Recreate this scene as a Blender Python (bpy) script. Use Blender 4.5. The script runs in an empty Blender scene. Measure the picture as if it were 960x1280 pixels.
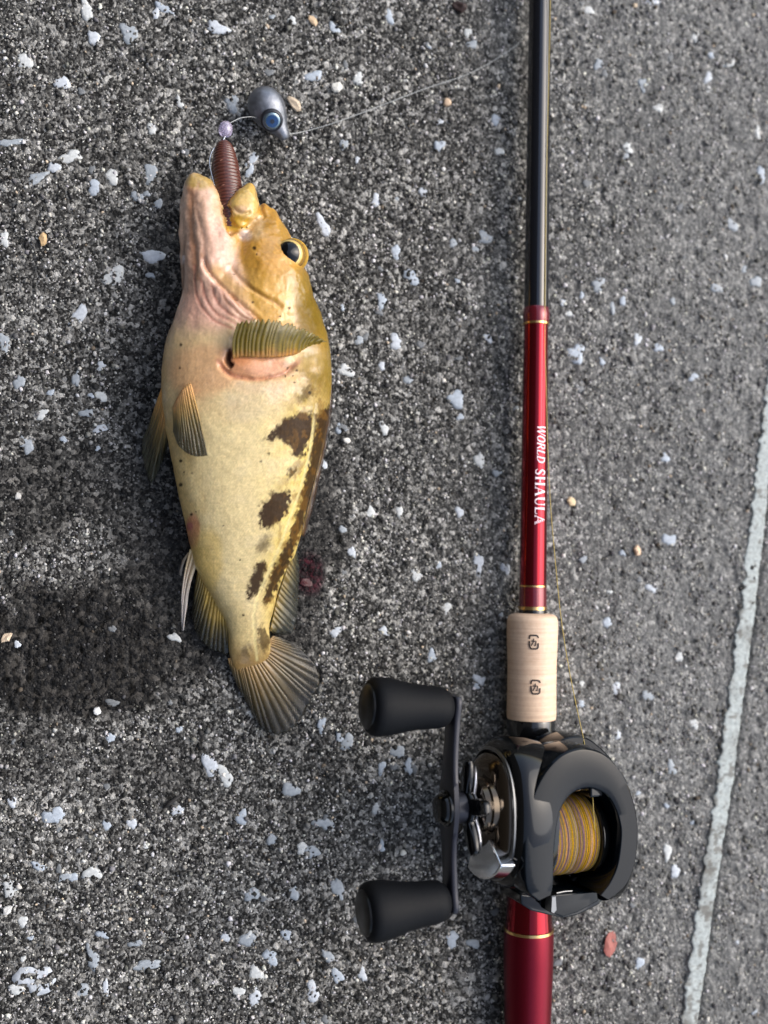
import bpy, bmesh, math, random
import numpy as np
from mathutils import Vector, Matrix, Quaternion

# ------------------------------------------------------------------ camera, sky, sun
scene = bpy.context.scene
col = scene.collection
W0, H0 = 960.0, 1280.0
CAM = Vector((-0.072, -0.016, 0.4435))
FPX = 1395.0                                     # focal length in photo pixels
fwd = (Vector((0, 0, 0)) - CAM).normalized()
upv = Vector((0, 1, 0)); upv = (upv - fwd * upv.dot(fwd)).normalized()
rgt = fwd.cross(upv).normalized()
RM = Matrix((rgt, upv, -fwd)).transposed()
cd = bpy.data.cameras.new('camera'); cam = bpy.data.objects.new('camera', cd); col.objects.link(cam)
cam.matrix_world = Matrix.Translation(CAM) @ RM.to_4x4()
cd.sensor_fit = 'VERTICAL'; cd.sensor_height = 36.0; cd.sensor_width = 36.0
cd.lens = 36.0 * FPX / H0
cd.clip_start = 0.01; cd.clip_end = 500
cd.dof.use_dof = True; cd.dof.focus_distance = 0.421
cd.dof.aperture_fstop = cd.lens / 9.0
scene.camera = cam
scene.render.resolution_x = 768; scene.render.resolution_y = 1024

SUN_EL, SUN_AZ = math.radians(42), math.radians(76)   # azimuth clockwise from +Y
world = bpy.data.worlds.new('World'); scene.world = world; world.use_nodes = True
wn = world.node_tree; wn.nodes.clear()
wo = wn.nodes.new('ShaderNodeOutputWorld'); bg = wn.nodes.new('ShaderNodeBackground')
sky = wn.nodes.new('ShaderNodeTexSky'); sky.sky_type = 'NISHITA'; sky.sun_disc = False
sky.sun_elevation = SUN_EL; sky.sun_rotation = SUN_AZ
sky.air_density = 1.0; sky.dust_density = 3.0
hs = wn.nodes.new('ShaderNodeHueSaturation'); hs.inputs['Saturation'].default_value = 0.82
wn.links.new(sky.outputs[0], hs.inputs['Color']); wn.links.new(hs.outputs[0], bg.inputs[0])
bg.inputs[1].default_value = 0.15
wn.links.new(bg.outputs[0], wo.inputs[0])
sl = bpy.data.lights.new('sun', 'SUN'); sl.energy = 0.7; sl.angle = math.radians(62); sl.color = (1.0, 0.965, 0.91)
so = bpy.data.objects.new('sun', sl); col.objects.link(so)
sd = Vector((math.sin(SUN_AZ) * math.cos(SUN_EL), math.cos(SUN_AZ) * math.cos(SUN_EL), math.sin(SUN_EL)))
so.rotation_euler = (-sd).to_track_quat('-Z', 'Y').to_euler(); so.location = sd * 5
vs = scene.view_settings
vs.view_transform = 'Standard'; vs.look = 'None'; vs.gamma = 1.0; vs.exposure = 1.08
vs.use_curve_mapping = False

# ------------------------------------------------------------------ helpers
rng = np.random.default_rng(11); random.seed(5)
CAMn = np.array(CAM); Rn = np.array(RM)

def rayd(x, y):
    d = Rn @ np.array([(x - W0 / 2) / FPX, -(y - H0 / 2) / FPX, -1.0]); return d
def P(x, y, z=0.0):
    """photo pixel + height above the pavement -> point in metres"""
    d = rayd(x, y); t = (z - CAMn[2]) / d[2]; return CAMn + d * t
def proj(p):
    """points (N,3) -> photo pixels (N,2)"""
    q = (np.asarray(p) - CAMn) @ Rn
    return np.stack([W0 / 2 + FPX * q[:, 0] / -q[:, 2], H0 / 2 - FPX * q[:, 1] / -q[:, 2]], 1)
def S(r, g, b): 
    c = np.array([r, g, b]) / 255.0
    return np.where(c <= 0.04045, c / 12.92, ((c + 0.055) / 1.055) ** 2.4)
def lin(r, g, b, k=1.0): return tuple(float(v) for v in S(r, g, b) * k) + (1.0,)

def _h(ix, iy, iz, s):
    n = (ix.astype(np.uint64) * np.uint64(0x9E3779B97F4A7C15)) ^ (iy.astype(np.uint64) * np.uint64(0xC2B2AE3D27D4EB4F)) ^ (iz.astype(np.uint64) * np.uint64(0x165667B19E3779F9)) ^ np.uint64((s * 0x27D4EB2F165667C5) & 0xffffffffffffffff)
    for k in (0xBF58476D1CE4E5B9, 0x94D049BB133111EB):
        n = (n ^ (n >> np.uint64(30))) * np.uint64(k); n = n ^ (n >> np.uint64(27))
    return ((n >> np.uint64(20)) & np.uint64(0xffff)).astype(float) / 65535.0
def vnoise(p, s=0):
    p = np.asarray(p, float); i = np.floor(p).astype(np.int64); f = p - i; f = f * f * (3 - 2 * f)
    r = 0
    for dx in (0, 1):
        for dy in (0, 1):
            for dz in (0, 1):
                w = (f[:, 0] if dx else 1 - f[:, 0]) * (f[:, 1] if dy else 1 - f[:, 1]) * (f[:, 2] if dz else 1 - f[:, 2])
                r = r + w * _h(i[:, 0] + dx, i[:, 1] + dy, i[:, 2] + dz, s)
    return r
def fbm(p, o=4, s=0):
    a, t, r = 1.0, 0.0, 0.0; p = np.asarray(p, float)
    for k in range(o): r = r + a * vnoise(p * 2 ** k, s + k * 7); t += a; a *= .5
    return r / t
def sm(a, b, x):
    t = np.clip((x - a) / (b - a), 0, 1); return t * t * (3 - 2 * t)

def tag(o, label=None, cat=None, group=None, kind=None):
    if label: o['label'] = label
    if cat: o['category'] = cat
    if group: o['group'] = group
    if kind: o['kind'] = kind
    return o
def empty(name, loc=(0, 0, 0), mw=None):
    e = bpy.data.objects.new(name, None); e.empty_display_size = 0.01; col.objects.link(e)
    if mw is not None: e.matrix_world = mw
    else: e.location = loc
    return e
def mesh(name, v, f, mat=None, parent=None, smooth=True, colors=None):
    """v in the parent's local space"""
    me = bpy.data.meshes.new(name)
    v = np.asarray(v, float)
    if isinstance(f, np.ndarray):
        k = f.shape[1]; me.vertices.add(len(v)); me.vertices.foreach_set('co', v.ravel())
        me.loops.add(f.size); me.loops.foreach_set('vertex_index', f.ravel().astype(np.int32))
        me.polygons.add(len(f)); me.polygons.foreach_set('loop_start', np.arange(0, f.size, k, dtype=np.int32))
        me.polygons.foreach_set('loop_total', np.full(len(f), k, dtype=np.int32)); me.update(calc_edges=True)
    else:
        me.from_pydata([tuple(p) for p in v], [], [tuple(q) for q in f]); me.update()
    me.validate()
    if smooth: me.polygons.foreach_set('use_smooth', np.ones(len(me.polygons), dtype=bool))
    if colors is not None: setcol(me, colors)
    if mat: me.materials.append(mat)
    o = bpy.data.objects.new(name, me); col.objects.link(o)
    if parent is not None: o.parent = parent
    return o
def setcol(me, c, name='Col'):
    a = me.color_attributes.new(name, 'FLOAT_COLOR', 'POINT')
    c4 = np.ones((len(me.vertices), 4), np.float32); c = np.asarray(c); c4[:, :c.shape[1]] = c
    a.data.foreach_set('color', c4.ravel())
def fixn(o):
    bm = bmesh.new(); bm.from_mesh(o.data); bmesh.ops.recalc_face_normals(bm, faces=bm.faces); bm.to_mesh(o.data); bm.free()
    return o
def sharp(o, deg=35):
    o.data.set_sharp_from_angle(angle=math.radians(deg)); return o
def tri_count(): return sum(len(o.data.polygons) for o in bpy.data.objects if o.type == 'MESH')

# ---- materials
def newmat(name):
    m = bpy.data.materials.new(name); m.use_nodes = True
    return m, m.node_tree, m.node_tree.nodes['Principled BSDF']
def plain(name, c, rough=0.4, metal=0.0, coat=0.0, spec=0.5, coat_rough=0.05, trans=0.0, noise=0.0, nscale=800, bump=0.0, ior=1.5):
    m, t, b = newmat(name)
    b.inputs['Base Color'].default_value = c; b.inputs['Roughness'].default_value = rough
    b.inputs['Metallic'].default_value = metal; b.inputs['Coat Weight'].default_value = coat
    b.inputs['Coat Roughness'].default_value = coat_rough
    b.inputs['Specular IOR Level'].default_value = spec; b.inputs['Transmission Weight'].default_value = trans
    b.inputs['IOR'].default_value = ior
    if noise or bump:
        tc = t.nodes.new('ShaderNodeTexCoord'); n = t.nodes.new('ShaderNodeTexNoise')
        n.inputs['Scale'].default_value = nscale; n.inputs['Detail'].default_value = 4
        t.links.new(tc.outputs['Object'], n.inputs['Vector'])
        if noise:
            mx = t.nodes.new('ShaderNodeMix'); mx.data_type = 'RGBA'; mx.blend_type = 'MULTIPLY'; mx.inputs[0].default_value = 1
            mr = t.nodes.new('ShaderNodeMapRange'); mr.inputs[3].default_value = 1 - noise; mr.inputs[4].default_value = 1 + noise
            t.links.new(n.outputs['Fac'], mr.inputs[0]); mx.inputs[6].default_value = c
            t.links.new(mr.outputs[0], mx.inputs[7]); t.links.new(mx.outputs[2], b.inputs['Base Color'])
            r2 = t.nodes.new('ShaderNodeMapRange'); r2.inputs[3].default_value = max(rough - .08, 0.02); r2.inputs[4].default_value = rough + .1
            t.links.new(n.outputs['Fac'], r2.inputs[0]); t.links.new(r2.outputs[0], b.inputs['Roughness'])
        if bump:
            bp = t.nodes.new('ShaderNodeBump'); bp.inputs['Strength'].default_value = bump; bp.inputs['Distance'].default_value = 0.0003
            t.links.new(n.outputs['Fac'], bp.inputs['Height']); t.links.new(bp.outputs[0], b.inputs['Normal'])
    return m
def vcol(name, rough=0.35, coat=0.0, spec=0.5, nscale=700, nstr=0.12, bump=0.15, bdist=0.0002, sss=0.0, scales=False, coat_rough=0.08, wet=False, alpha=False):
    m, t, b = newmat(name)
    a = t.nodes.new('ShaderNodeAttribute'); a.attribute_name = 'Col'
    tc = t.nodes.new('ShaderNodeTexCoord'); n = t.nodes.new('ShaderNodeTexNoise')
    n.inputs['Scale'].default_value = nscale; n.inputs['Detail'].default_value = 5
    t.links.new(tc.outputs['Object'], n.inputs['Vector'])
    mr = t.nodes.new('ShaderNodeMapRange'); mr.inputs[1].default_value = .25; mr.inputs[2].default_value = .75
    mr.inputs[3].default_value = 1 - nstr; mr.inputs[4].default_value = 1 + nstr
    t.links.new(n.outputs['Fac'], mr.inputs[0])
    mx = t.nodes.new('ShaderNodeMix'); mx.data_type = 'RGBA'; mx.blend_type = 'MULTIPLY'; mx.inputs[0].default_value = 1
    t.links.new(a.outputs['Color'], mx.inputs[6]); t.links.new(mr.outputs[0], mx.inputs[7])
    t.links.new(mx.outputs[2], b.inputs['Base Color'])
    b.inputs['Roughness'].default_value = rough; b.inputs['Coat Weight'].default_value = coat
    b.inputs['Coat Roughness'].default_value = coat_rough; b.inputs['Specular IOR Level'].default_value = spec
    if sss:
        b.inputs['Subsurface Weight'].default_value = sss; b.inputs['Subsurface Radius'].default_value = (1.0, 0.5, 0.25)
        b.inputs['Subsurface Scale'].default_value = 0.0015
    if alpha: t.links.new(a.outputs['Alpha'], b.inputs['Alpha'])
    if wet:
        aw = t.nodes.new('ShaderNodeAttribute'); aw.attribute_name = 'Wet'
        for nm, lo_, hi_ in (('Coat Weight', coat, 1.0), ('Specular IOR Level', spec, .5), ('Coat Roughness', coat_rough, .04)):
            k = t.nodes.new('ShaderNodeMapRange'); k.inputs[3].default_value = lo_; k.inputs[4].default_value = hi_
            t.links.new(aw.outputs['Fac'], k.inputs[0]); t.links.new(k.outputs[0], b.inputs[nm])
    h = n.outputs['Fac']
    if scales:
        mp = t.nodes.new('ShaderNodeMapping'); mp.inputs['Scale'].default_value = (1.0, 0.8, 1.0)
        t.links.new(tc.outputs['Object'], mp.inputs['Vector'])
        vo = t.nodes.new('ShaderNodeTexVoronoi'); vo.inputs['Scale'].default_value = 720; vo.inputs['Randomness'].default_value = .55
        t.links.new(mp.outputs[0], vo.inputs['Vector'])
        ad = t.nodes.new('ShaderNodeMath'); ad.operation = 'MULTIPLY_ADD'; ad.inputs[1].default_value = -0.8
        t.links.new(vo.outputs['Distance'], ad.inputs[0]); t.links.new(n.outputs['Fac'], ad.inputs[2]); h = ad.outputs[0]
    bp = t.nodes.new('ShaderNodeBump'); bp.inputs['Strength'].default_value = bump; bp.inputs['Distance'].default_value = bdist
    t.links.new(h, bp.inputs['Height']); t.links.new(bp.outputs[0], b.inputs['Normal'])
    t.links.new(bp.outputs[0], b.inputs['Coat Normal'])
    return m

# ---- geometry builders (return v, f in metres)
def loft(rings, caps=True):
    n = len(rings[0]); v = np.concatenate(rings); f = []
    for i in range(len(rings) - 1):
        for j in range(n):
            k = (j + 1) % n; f.append((i * n + j, i * n + k, (i + 1) * n + k, (i + 1) * n + j))
    if caps:
        f.append(tuple(range(n))[::-1]); f.append(tuple((len(rings) - 1) * n + j for j in range(n)))
    return v, f
def catmull(pts, per=8):
    p = np.asarray(pts, float); out = []
    q = np.vstack([2 * p[0] - p[1], p, 2 * p[-1] - p[-2]])
    for i in range(1, len(q) - 2):
        for k in range(per):
            t = k / per
            out.append(.5 * ((2 * q[i]) + (-q[i - 1] + q[i + 1]) * t + (2 * q[i - 1] - 5 * q[i] + 4 * q[i + 1] - q[i + 2]) * t ** 2
                             + (-q[i - 1] + 3 * q[i] - 3 * q[i + 1] + q[i + 2]) * t ** 3))
    out.append(p[-1]); return np.array(out)
def lathe(prof, axis, origin, seg=48, close=True):
    """prof [(s along axis, radius)] ; axis vector ; origin"""
    a = np.array(Vector(axis).normalized()); u = np.array(Vector(a).orthogonal().normalized()); w = np.cross(a, u)
    th = np.linspace(0, 2 * np.pi, seg, endpoint=False); rings = []
    for s, r in prof: rings.append(np.array(origin) + a * s + r * (np.cos(th)[:, None] * u + np.sin(th)[:, None] * w))
    return loft(rings, close)
def wire(pts, r, seg=8):
    """round tube through 3-D points (metres); r scalar or per point"""
    p = np.asarray(pts, float); n = len(p); r = np.full(n, r) if np.isscalar(r) else np.asarray(r)
    tg = np.gradient(p, axis=0); tg /= np.linalg.norm(tg, axis=1)[:, None]
    u = np.array(Vector(tg[0]).orthogonal().normalized()); rings = []
    th = np.linspace(0, 2 * np.pi, seg, endpoint=False)
    for i in range(n):
        u = u - tg[i] * u.dot(tg[i]); u /= np.linalg.norm(u); w = np.cross(tg[i], u)
        rings.append(p[i] + r[i] * (np.cos(th)[:, None] * u + np.sin(th)[:, None] * w))
    return loft(rings)
def join(parts):
    V, F, o = [], [], 0
    for v, f in parts:
        V.append(v); F += [tuple(i + o for i in q) for q in f]; o += len(v)
    return np.concatenate(V), F
def box(cx, cy, cz, sx, sy, sz):
    v = np.array([(x, y, z) for x in (-.5, .5) for y in (-.5, .5) for z in (-.5, .5)]) * (sx, sy, sz) + (cx, cy, cz)
    return v, [(0, 1, 3, 2), (4, 6, 7, 5), (0, 4, 5, 1), (2, 3, 7, 6), (0, 2, 6, 4), (1, 5, 7, 3)]
def bevel(o, w, seg=3):
    m = o.modifiers.new('bevel', 'BEVEL'); m.width = w; m.segments = seg; m.limit_method = 'ANGLE'; m.angle_limit = math.radians(40)
    return o

# ------------------------------------------------------------------ pavement
def grid_axis(a, b, step, far, g=1.35):
    c = list(np.arange(a, b + step / 2, step)); lo, hi, d = [], [], step
    while a - (lo[-1] if lo else a) < far if not lo else (a - lo[-1]) < far:
        d *= g; lo.append((lo[-1] if lo else a) - d)
    d = step
    while not hi or (hi[-1] - b) < far:
        d *= g; hi.append((hi[-1] if hi else c[-1]) + d)
    return np.array(lo[::-1] + c + hi)
gx = grid_axis(-0.20, 0.205, 0.00072, 30); gy = grid_axis(-0.24, 0.245, 0.00072, 30)
SEAM = np.array([P(x, y, 0)[:2] for x, y in [(806, 1700), (862, 1280), (884, 1120), (906, 980), (930, 800), (944, 680), (957, 560), (967, 480), (1000, 200), (1040, -200)]])
def seam_x(y):
    i = np.argsort(SEAM[:, 1]); s = SEAM[i]
    x = np.interp(y, s[:, 1], s[:, 0])
    x = np.where(y > s[-1, 1], s[-1, 0] + (y - s[-1, 1]) * .09, x); return np.where(y < s[0, 1], s[0, 0] + (y - s[0, 1]) * .14, x)
def ground_z(x, y):
    p = np.stack([x, y, np.zeros_like(x)], 1)
    near = np.exp(-np.maximum(np.hypot(x, y) - .4, 0) / .8)
    z = (fbm(p * 420, 3, 1) - .5) * .0011 * near + (fbm(p * 45, 2, 5) - .5) * .0016
    pit = sm(.66, .8, vnoise(p * 260, 9)) * .0007 * near
    d = x - seam_x(y) - .0034
    z = z - pit - sm(0, .0012, d) * .0022 - np.exp(-((d - .0012) / .0012) ** 2) * .0018
    return z - .0004
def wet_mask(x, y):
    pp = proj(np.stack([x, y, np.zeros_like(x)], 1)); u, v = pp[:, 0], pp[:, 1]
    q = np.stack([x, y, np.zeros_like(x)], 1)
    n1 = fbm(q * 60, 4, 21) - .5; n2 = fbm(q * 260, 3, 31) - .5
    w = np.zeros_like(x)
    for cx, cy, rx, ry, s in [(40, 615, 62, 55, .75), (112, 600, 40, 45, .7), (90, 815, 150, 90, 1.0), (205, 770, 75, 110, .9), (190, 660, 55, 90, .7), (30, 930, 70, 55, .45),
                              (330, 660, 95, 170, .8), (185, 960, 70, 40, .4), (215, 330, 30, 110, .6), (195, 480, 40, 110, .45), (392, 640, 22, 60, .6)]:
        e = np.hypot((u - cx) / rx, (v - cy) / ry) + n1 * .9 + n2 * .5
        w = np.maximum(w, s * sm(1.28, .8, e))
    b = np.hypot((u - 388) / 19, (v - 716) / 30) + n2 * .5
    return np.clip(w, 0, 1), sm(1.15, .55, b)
def painted_light(x, y):
    # brighter light towards the right, painted into the slab and grain colour
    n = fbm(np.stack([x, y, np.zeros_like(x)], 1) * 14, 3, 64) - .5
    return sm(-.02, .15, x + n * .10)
XX, YY = np.meshgrid(gx, gy); xf, yf = XX.ravel(), YY.ravel()
zf = ground_z(xf, yf)
nx, ny = len(gx), len(gy); idx = np.arange(nx * ny).reshape(ny, nx)
quads = np.stack([idx[:-1, :-1], idx[:-1, 1:], idx[1:, 1:], idx[1:, :-1]], -1).reshape(-1, 4)
wet, blood = wet_mask(xf, yf)

def ground_material():
    m, t, b = newmat('rough_concrete'); N = t.nodes.new; L = t.links.new
    tc = N('ShaderNodeTexCoord'); at = N('ShaderNodeAttribute'); at.attribute_name = 'Col'
    sp = N('ShaderNodeSeparateColor'); L(at.outputs['Color'], sp.inputs[0])
    def vor(scale, feat='F1', rnd=1.0):
        v = N('ShaderNodeTexVoronoi'); v.inputs['Scale'].default_value = scale; v.feature = feat
        v.inputs['Randomness'].default_value = rnd; L(tc.outputs['Object'], v.inputs['Vector']); return v
    def ramp(src, stops, interp='LINEAR'):
        r = N('ShaderNodeValToRGB'); r.color_ramp.interpolation = interp
        e = r.color_ramp.elements
        while len(e) < len(stops): e.new(.5)
        for i, (p_, c_) in enumerate(stops): e[i].position = p_; e[i].color = (c_ if len(c_) == 4 else c_ + (1,))
        L(src, r.inputs[0]); return r
    def mix(fac, a, c, mode='MIX'):
        x = N('ShaderNodeMix'); x.data_type = 'RGBA'; x.blend_type = mode
        for s, k in ((fac, 0), (a, 6), (c, 7)):
            if hasattr(s, 'is_linked') or hasattr(s, 'links'): L(s, x.inputs[k])
            else: x.inputs[k].default_value = s
        return x.outputs[2]
    big = vor(560); fine = vor(1250)
    sb = N('ShaderNodeSeparateColor'); L(big.outputs['Color'], sb.inputs[0])
    sf = N('ShaderNodeSeparateColor'); L(fine.outputs['Color'], sf.inputs[0])
    g = lambda v, k=(1, .975, .90): (v * k[0], v * k[1], v * k[2])
    cb = ramp(sb.outputs[0], [(0, g(.008)), (.55, g(.016)), (.68, g(.05)), (.84, g(.12)), (.93, g(.3)), (1, g(.5))])
    cf = ramp(sf.outputs[1], [(0, g(.012)), (.4, g(.04)), (.55, g(.24)), (.75, g(.52)), (1, g(.75))])
    nz = N('ShaderNodeTexNoise'); nz.inputs['Scale'].default_value = 330; nz.inputs['Detail'].default_value = 6; nz.inputs['Roughness'].default_value = .65
    L(tc.outputs['Object'], nz.inputs['Vector'])
    ed = ramp(big.outputs['Distance'], [(.28, (0, 0, 0)), (.5, (1, 1, 1))])
    fac = N('ShaderNodeMath'); fac.operation = 'MULTIPLY_ADD'; L(nz.outputs['Fac'], fac.inputs[0]); fac.inputs[1].default_value = 2.6; fac.inputs[2].default_value = -1.05; fac.use_clamp = True
    f2 = N('ShaderNodeMath'); f2.operation = 'MULTIPLY'; L(fac.outputs[0], f2.inputs[0]); L(ed.outputs[0], f2.inputs[1])
    f3 = N('ShaderNodeMath'); f3.operation = 'MULTIPLY_ADD'; L(f2.outputs[0], f3.inputs[0]); f3.inputs[1].default_value = .8; f3.inputs[2].default_value = .12; f3.use_clamp = True
    c = mix(f3.outputs[0], cb.outputs[0], cf.outputs[0])
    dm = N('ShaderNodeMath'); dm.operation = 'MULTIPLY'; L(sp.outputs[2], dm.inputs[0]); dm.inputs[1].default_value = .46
    lo = N('ShaderNodeTexNoise'); lo.inputs['Scale'].default_value = 22; lo.inputs['Detail'].default_value = 5; L(tc.outputs['Object'], lo.inputs['Vector'])
    lr = ramp(lo.outputs['Fac'], [(.3, (.72, .72, .72)), (.7, (1.25, 1.25, 1.25))])
    c = mix(1.0, c, lr.outputs[0], 'MULTIPLY')
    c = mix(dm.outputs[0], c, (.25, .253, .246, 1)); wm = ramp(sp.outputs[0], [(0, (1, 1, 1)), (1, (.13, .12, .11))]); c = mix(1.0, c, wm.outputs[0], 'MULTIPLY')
    bm_ = ramp(sp.outputs[1], [(0, (1, 1, 1)), (.5, (.5, .3, .36)), (1, (.5, .1, .17))]); c = mix(1.0, c, bm_.outputs[0], 'MULTIPLY')
    L(c, b.inputs['Base Color'])
    rr = N('ShaderNodeMapRange'); L(sp.outputs[0], rr.inputs[0]); rr.inputs[3].default_value = .82; rr.inputs[4].default_value = .45
    L(rr.outputs[0], b.inputs['Roughness']); b.inputs['Specular IOR Level'].default_value = .2
    hh = N('ShaderNodeMath'); hh.operation = 'MULTIPLY_ADD'; L(fine.outputs['Distance'], hh.inputs[0]); hh.inputs[1].default_value = -.6; L(nz.outputs['Fac'], hh.inputs[2])
    h2 = N('ShaderNodeMath'); h2.operation = 'MULTIPLY_ADD'; L(big.outputs['Distance'], h2.inputs[0]); h2.inputs[1].default_value = -.9; L(hh.outputs[0], h2.inputs[2])
    bp = N('ShaderNodeBump'); bs = N('ShaderNodeMapRange'); L(sp.outputs[0], bs.inputs[0]); bs.inputs[3].default_value = .8; bs.inputs[4].default_value = .3; L(bs.outputs[0], bp.inputs['Strength']); bp.inputs['Distance'].default_value = .0009
    L(h2.outputs[0], bp.inputs['Height']); L(bp.outputs[0], b.inputs['Normal'])
    return m
M_ground = ground_material()
pavement = mesh('pavement', np.stack([xf, yf, zf], 1), quads, M_ground, colors=np.stack([wet, blood, painted_light(xf, yf)], 1))
tag(pavement, 'rough dark grey concrete pavement with pale flecks and wet patches', 'pavement', kind='structure')

# loose and half-bedded sand grains: uncountable, one mesh
def grains(n):
    gxx = rng.uniform(-.19, .2, n); gyy = rng.uniform(-.235, .24, n)
    cl = fbm(np.stack([gxx, gyy, np.zeros(n)], 1) * 150, 3, 77)
    w0, b0 = wet_mask(gxx, gyy); keep = (cl + rng.uniform(-.25, .25, n) > .44) & (rng.uniform(0, 1, n) > np.maximum(w0 * .72, b0 * .8)); gxx, gyy = gxx[keep], gyy[keep]; n = len(gxx)
    k = rng.uniform(0, 1, n); s = np.clip(rng.lognormal(math.log(.00038), .45, n), .00018, .0012) * np.where(k > .6, .86, 1.12)
    z = ground_z(gxx, gyy) + s * .25
    base = np.array([(1, 0, 0), (-1, 0, 0), (0, 1, 0), (0, -1, 0), (0, 0, 1), (0, 0, -1), (.62, .62, .5), (-.62, .62, .45), (-.6, -.62, .5), (.62, -.6, .45)], float)
    faces = np.array([(4, 0, 6), (4, 6, 2), (4, 2, 7), (4, 7, 1), (4, 1, 8), (4, 8, 3), (4, 3, 9), (4, 9, 0), (0, 2, 6), (2, 1, 7), (1, 3, 8), (3, 0, 9), (0, 5, 2), (2, 5, 1), (1, 5, 3), (3, 5, 0)])
    v = base[None] * rng.uniform(.7, 1.35, (n, 10, 1)); v = v * np.stack([np.ones(n), rng.uniform(.6, 1, n), rng.uniform(.3, .7, n)], 1)[:, None]
    a = rng.uniform(0, 2 * np.pi, n); ca, sa = np.cos(a)[:, None], np.sin(a)[:, None]
    vx = v[..., 0] * ca - v[..., 1] * sa; vy = v[..., 0] * sa + v[..., 1] * ca
    v = np.stack([vx, vy, v[..., 2]], -1) * s[:, None, None] + np.stack([gxx, gyy, z], 1)[:, None]
    f = (faces[None] + (np.arange(n) * 10)[:, None, None]).reshape(-1, 3)
    val = np.where(k < .44, rng.uniform(.014, .04, n), np.where(k < .58, rng.uniform(.1, .28, n), rng.uniform(.36, .74, n)))
    tint = np.stack([np.ones(n), rng.uniform(.94, 1.0, n), rng.uniform(.82, 1.0, n)], 1)
    warm = rng.uniform(0, 1, n) < .03; tint[warm] = (1, .8, .58)
    w, bl = wet_mask(gxx, gyy); lit = painted_light(gxx, gyy); val = val * (1 - .3 * lit) + .2 * .3 * lit
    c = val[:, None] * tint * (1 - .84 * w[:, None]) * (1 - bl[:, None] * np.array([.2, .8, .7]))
    o = mesh('sand_grains', v.reshape(-1, 3), f, vcol('sand_grain', rough=.7, spec=.3, nstr=.15, bump=0), pavement, smooth=False, colors=np.repeat(c, 10, 0))
    tag(o, kind='stuff')
grains(125000)

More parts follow.
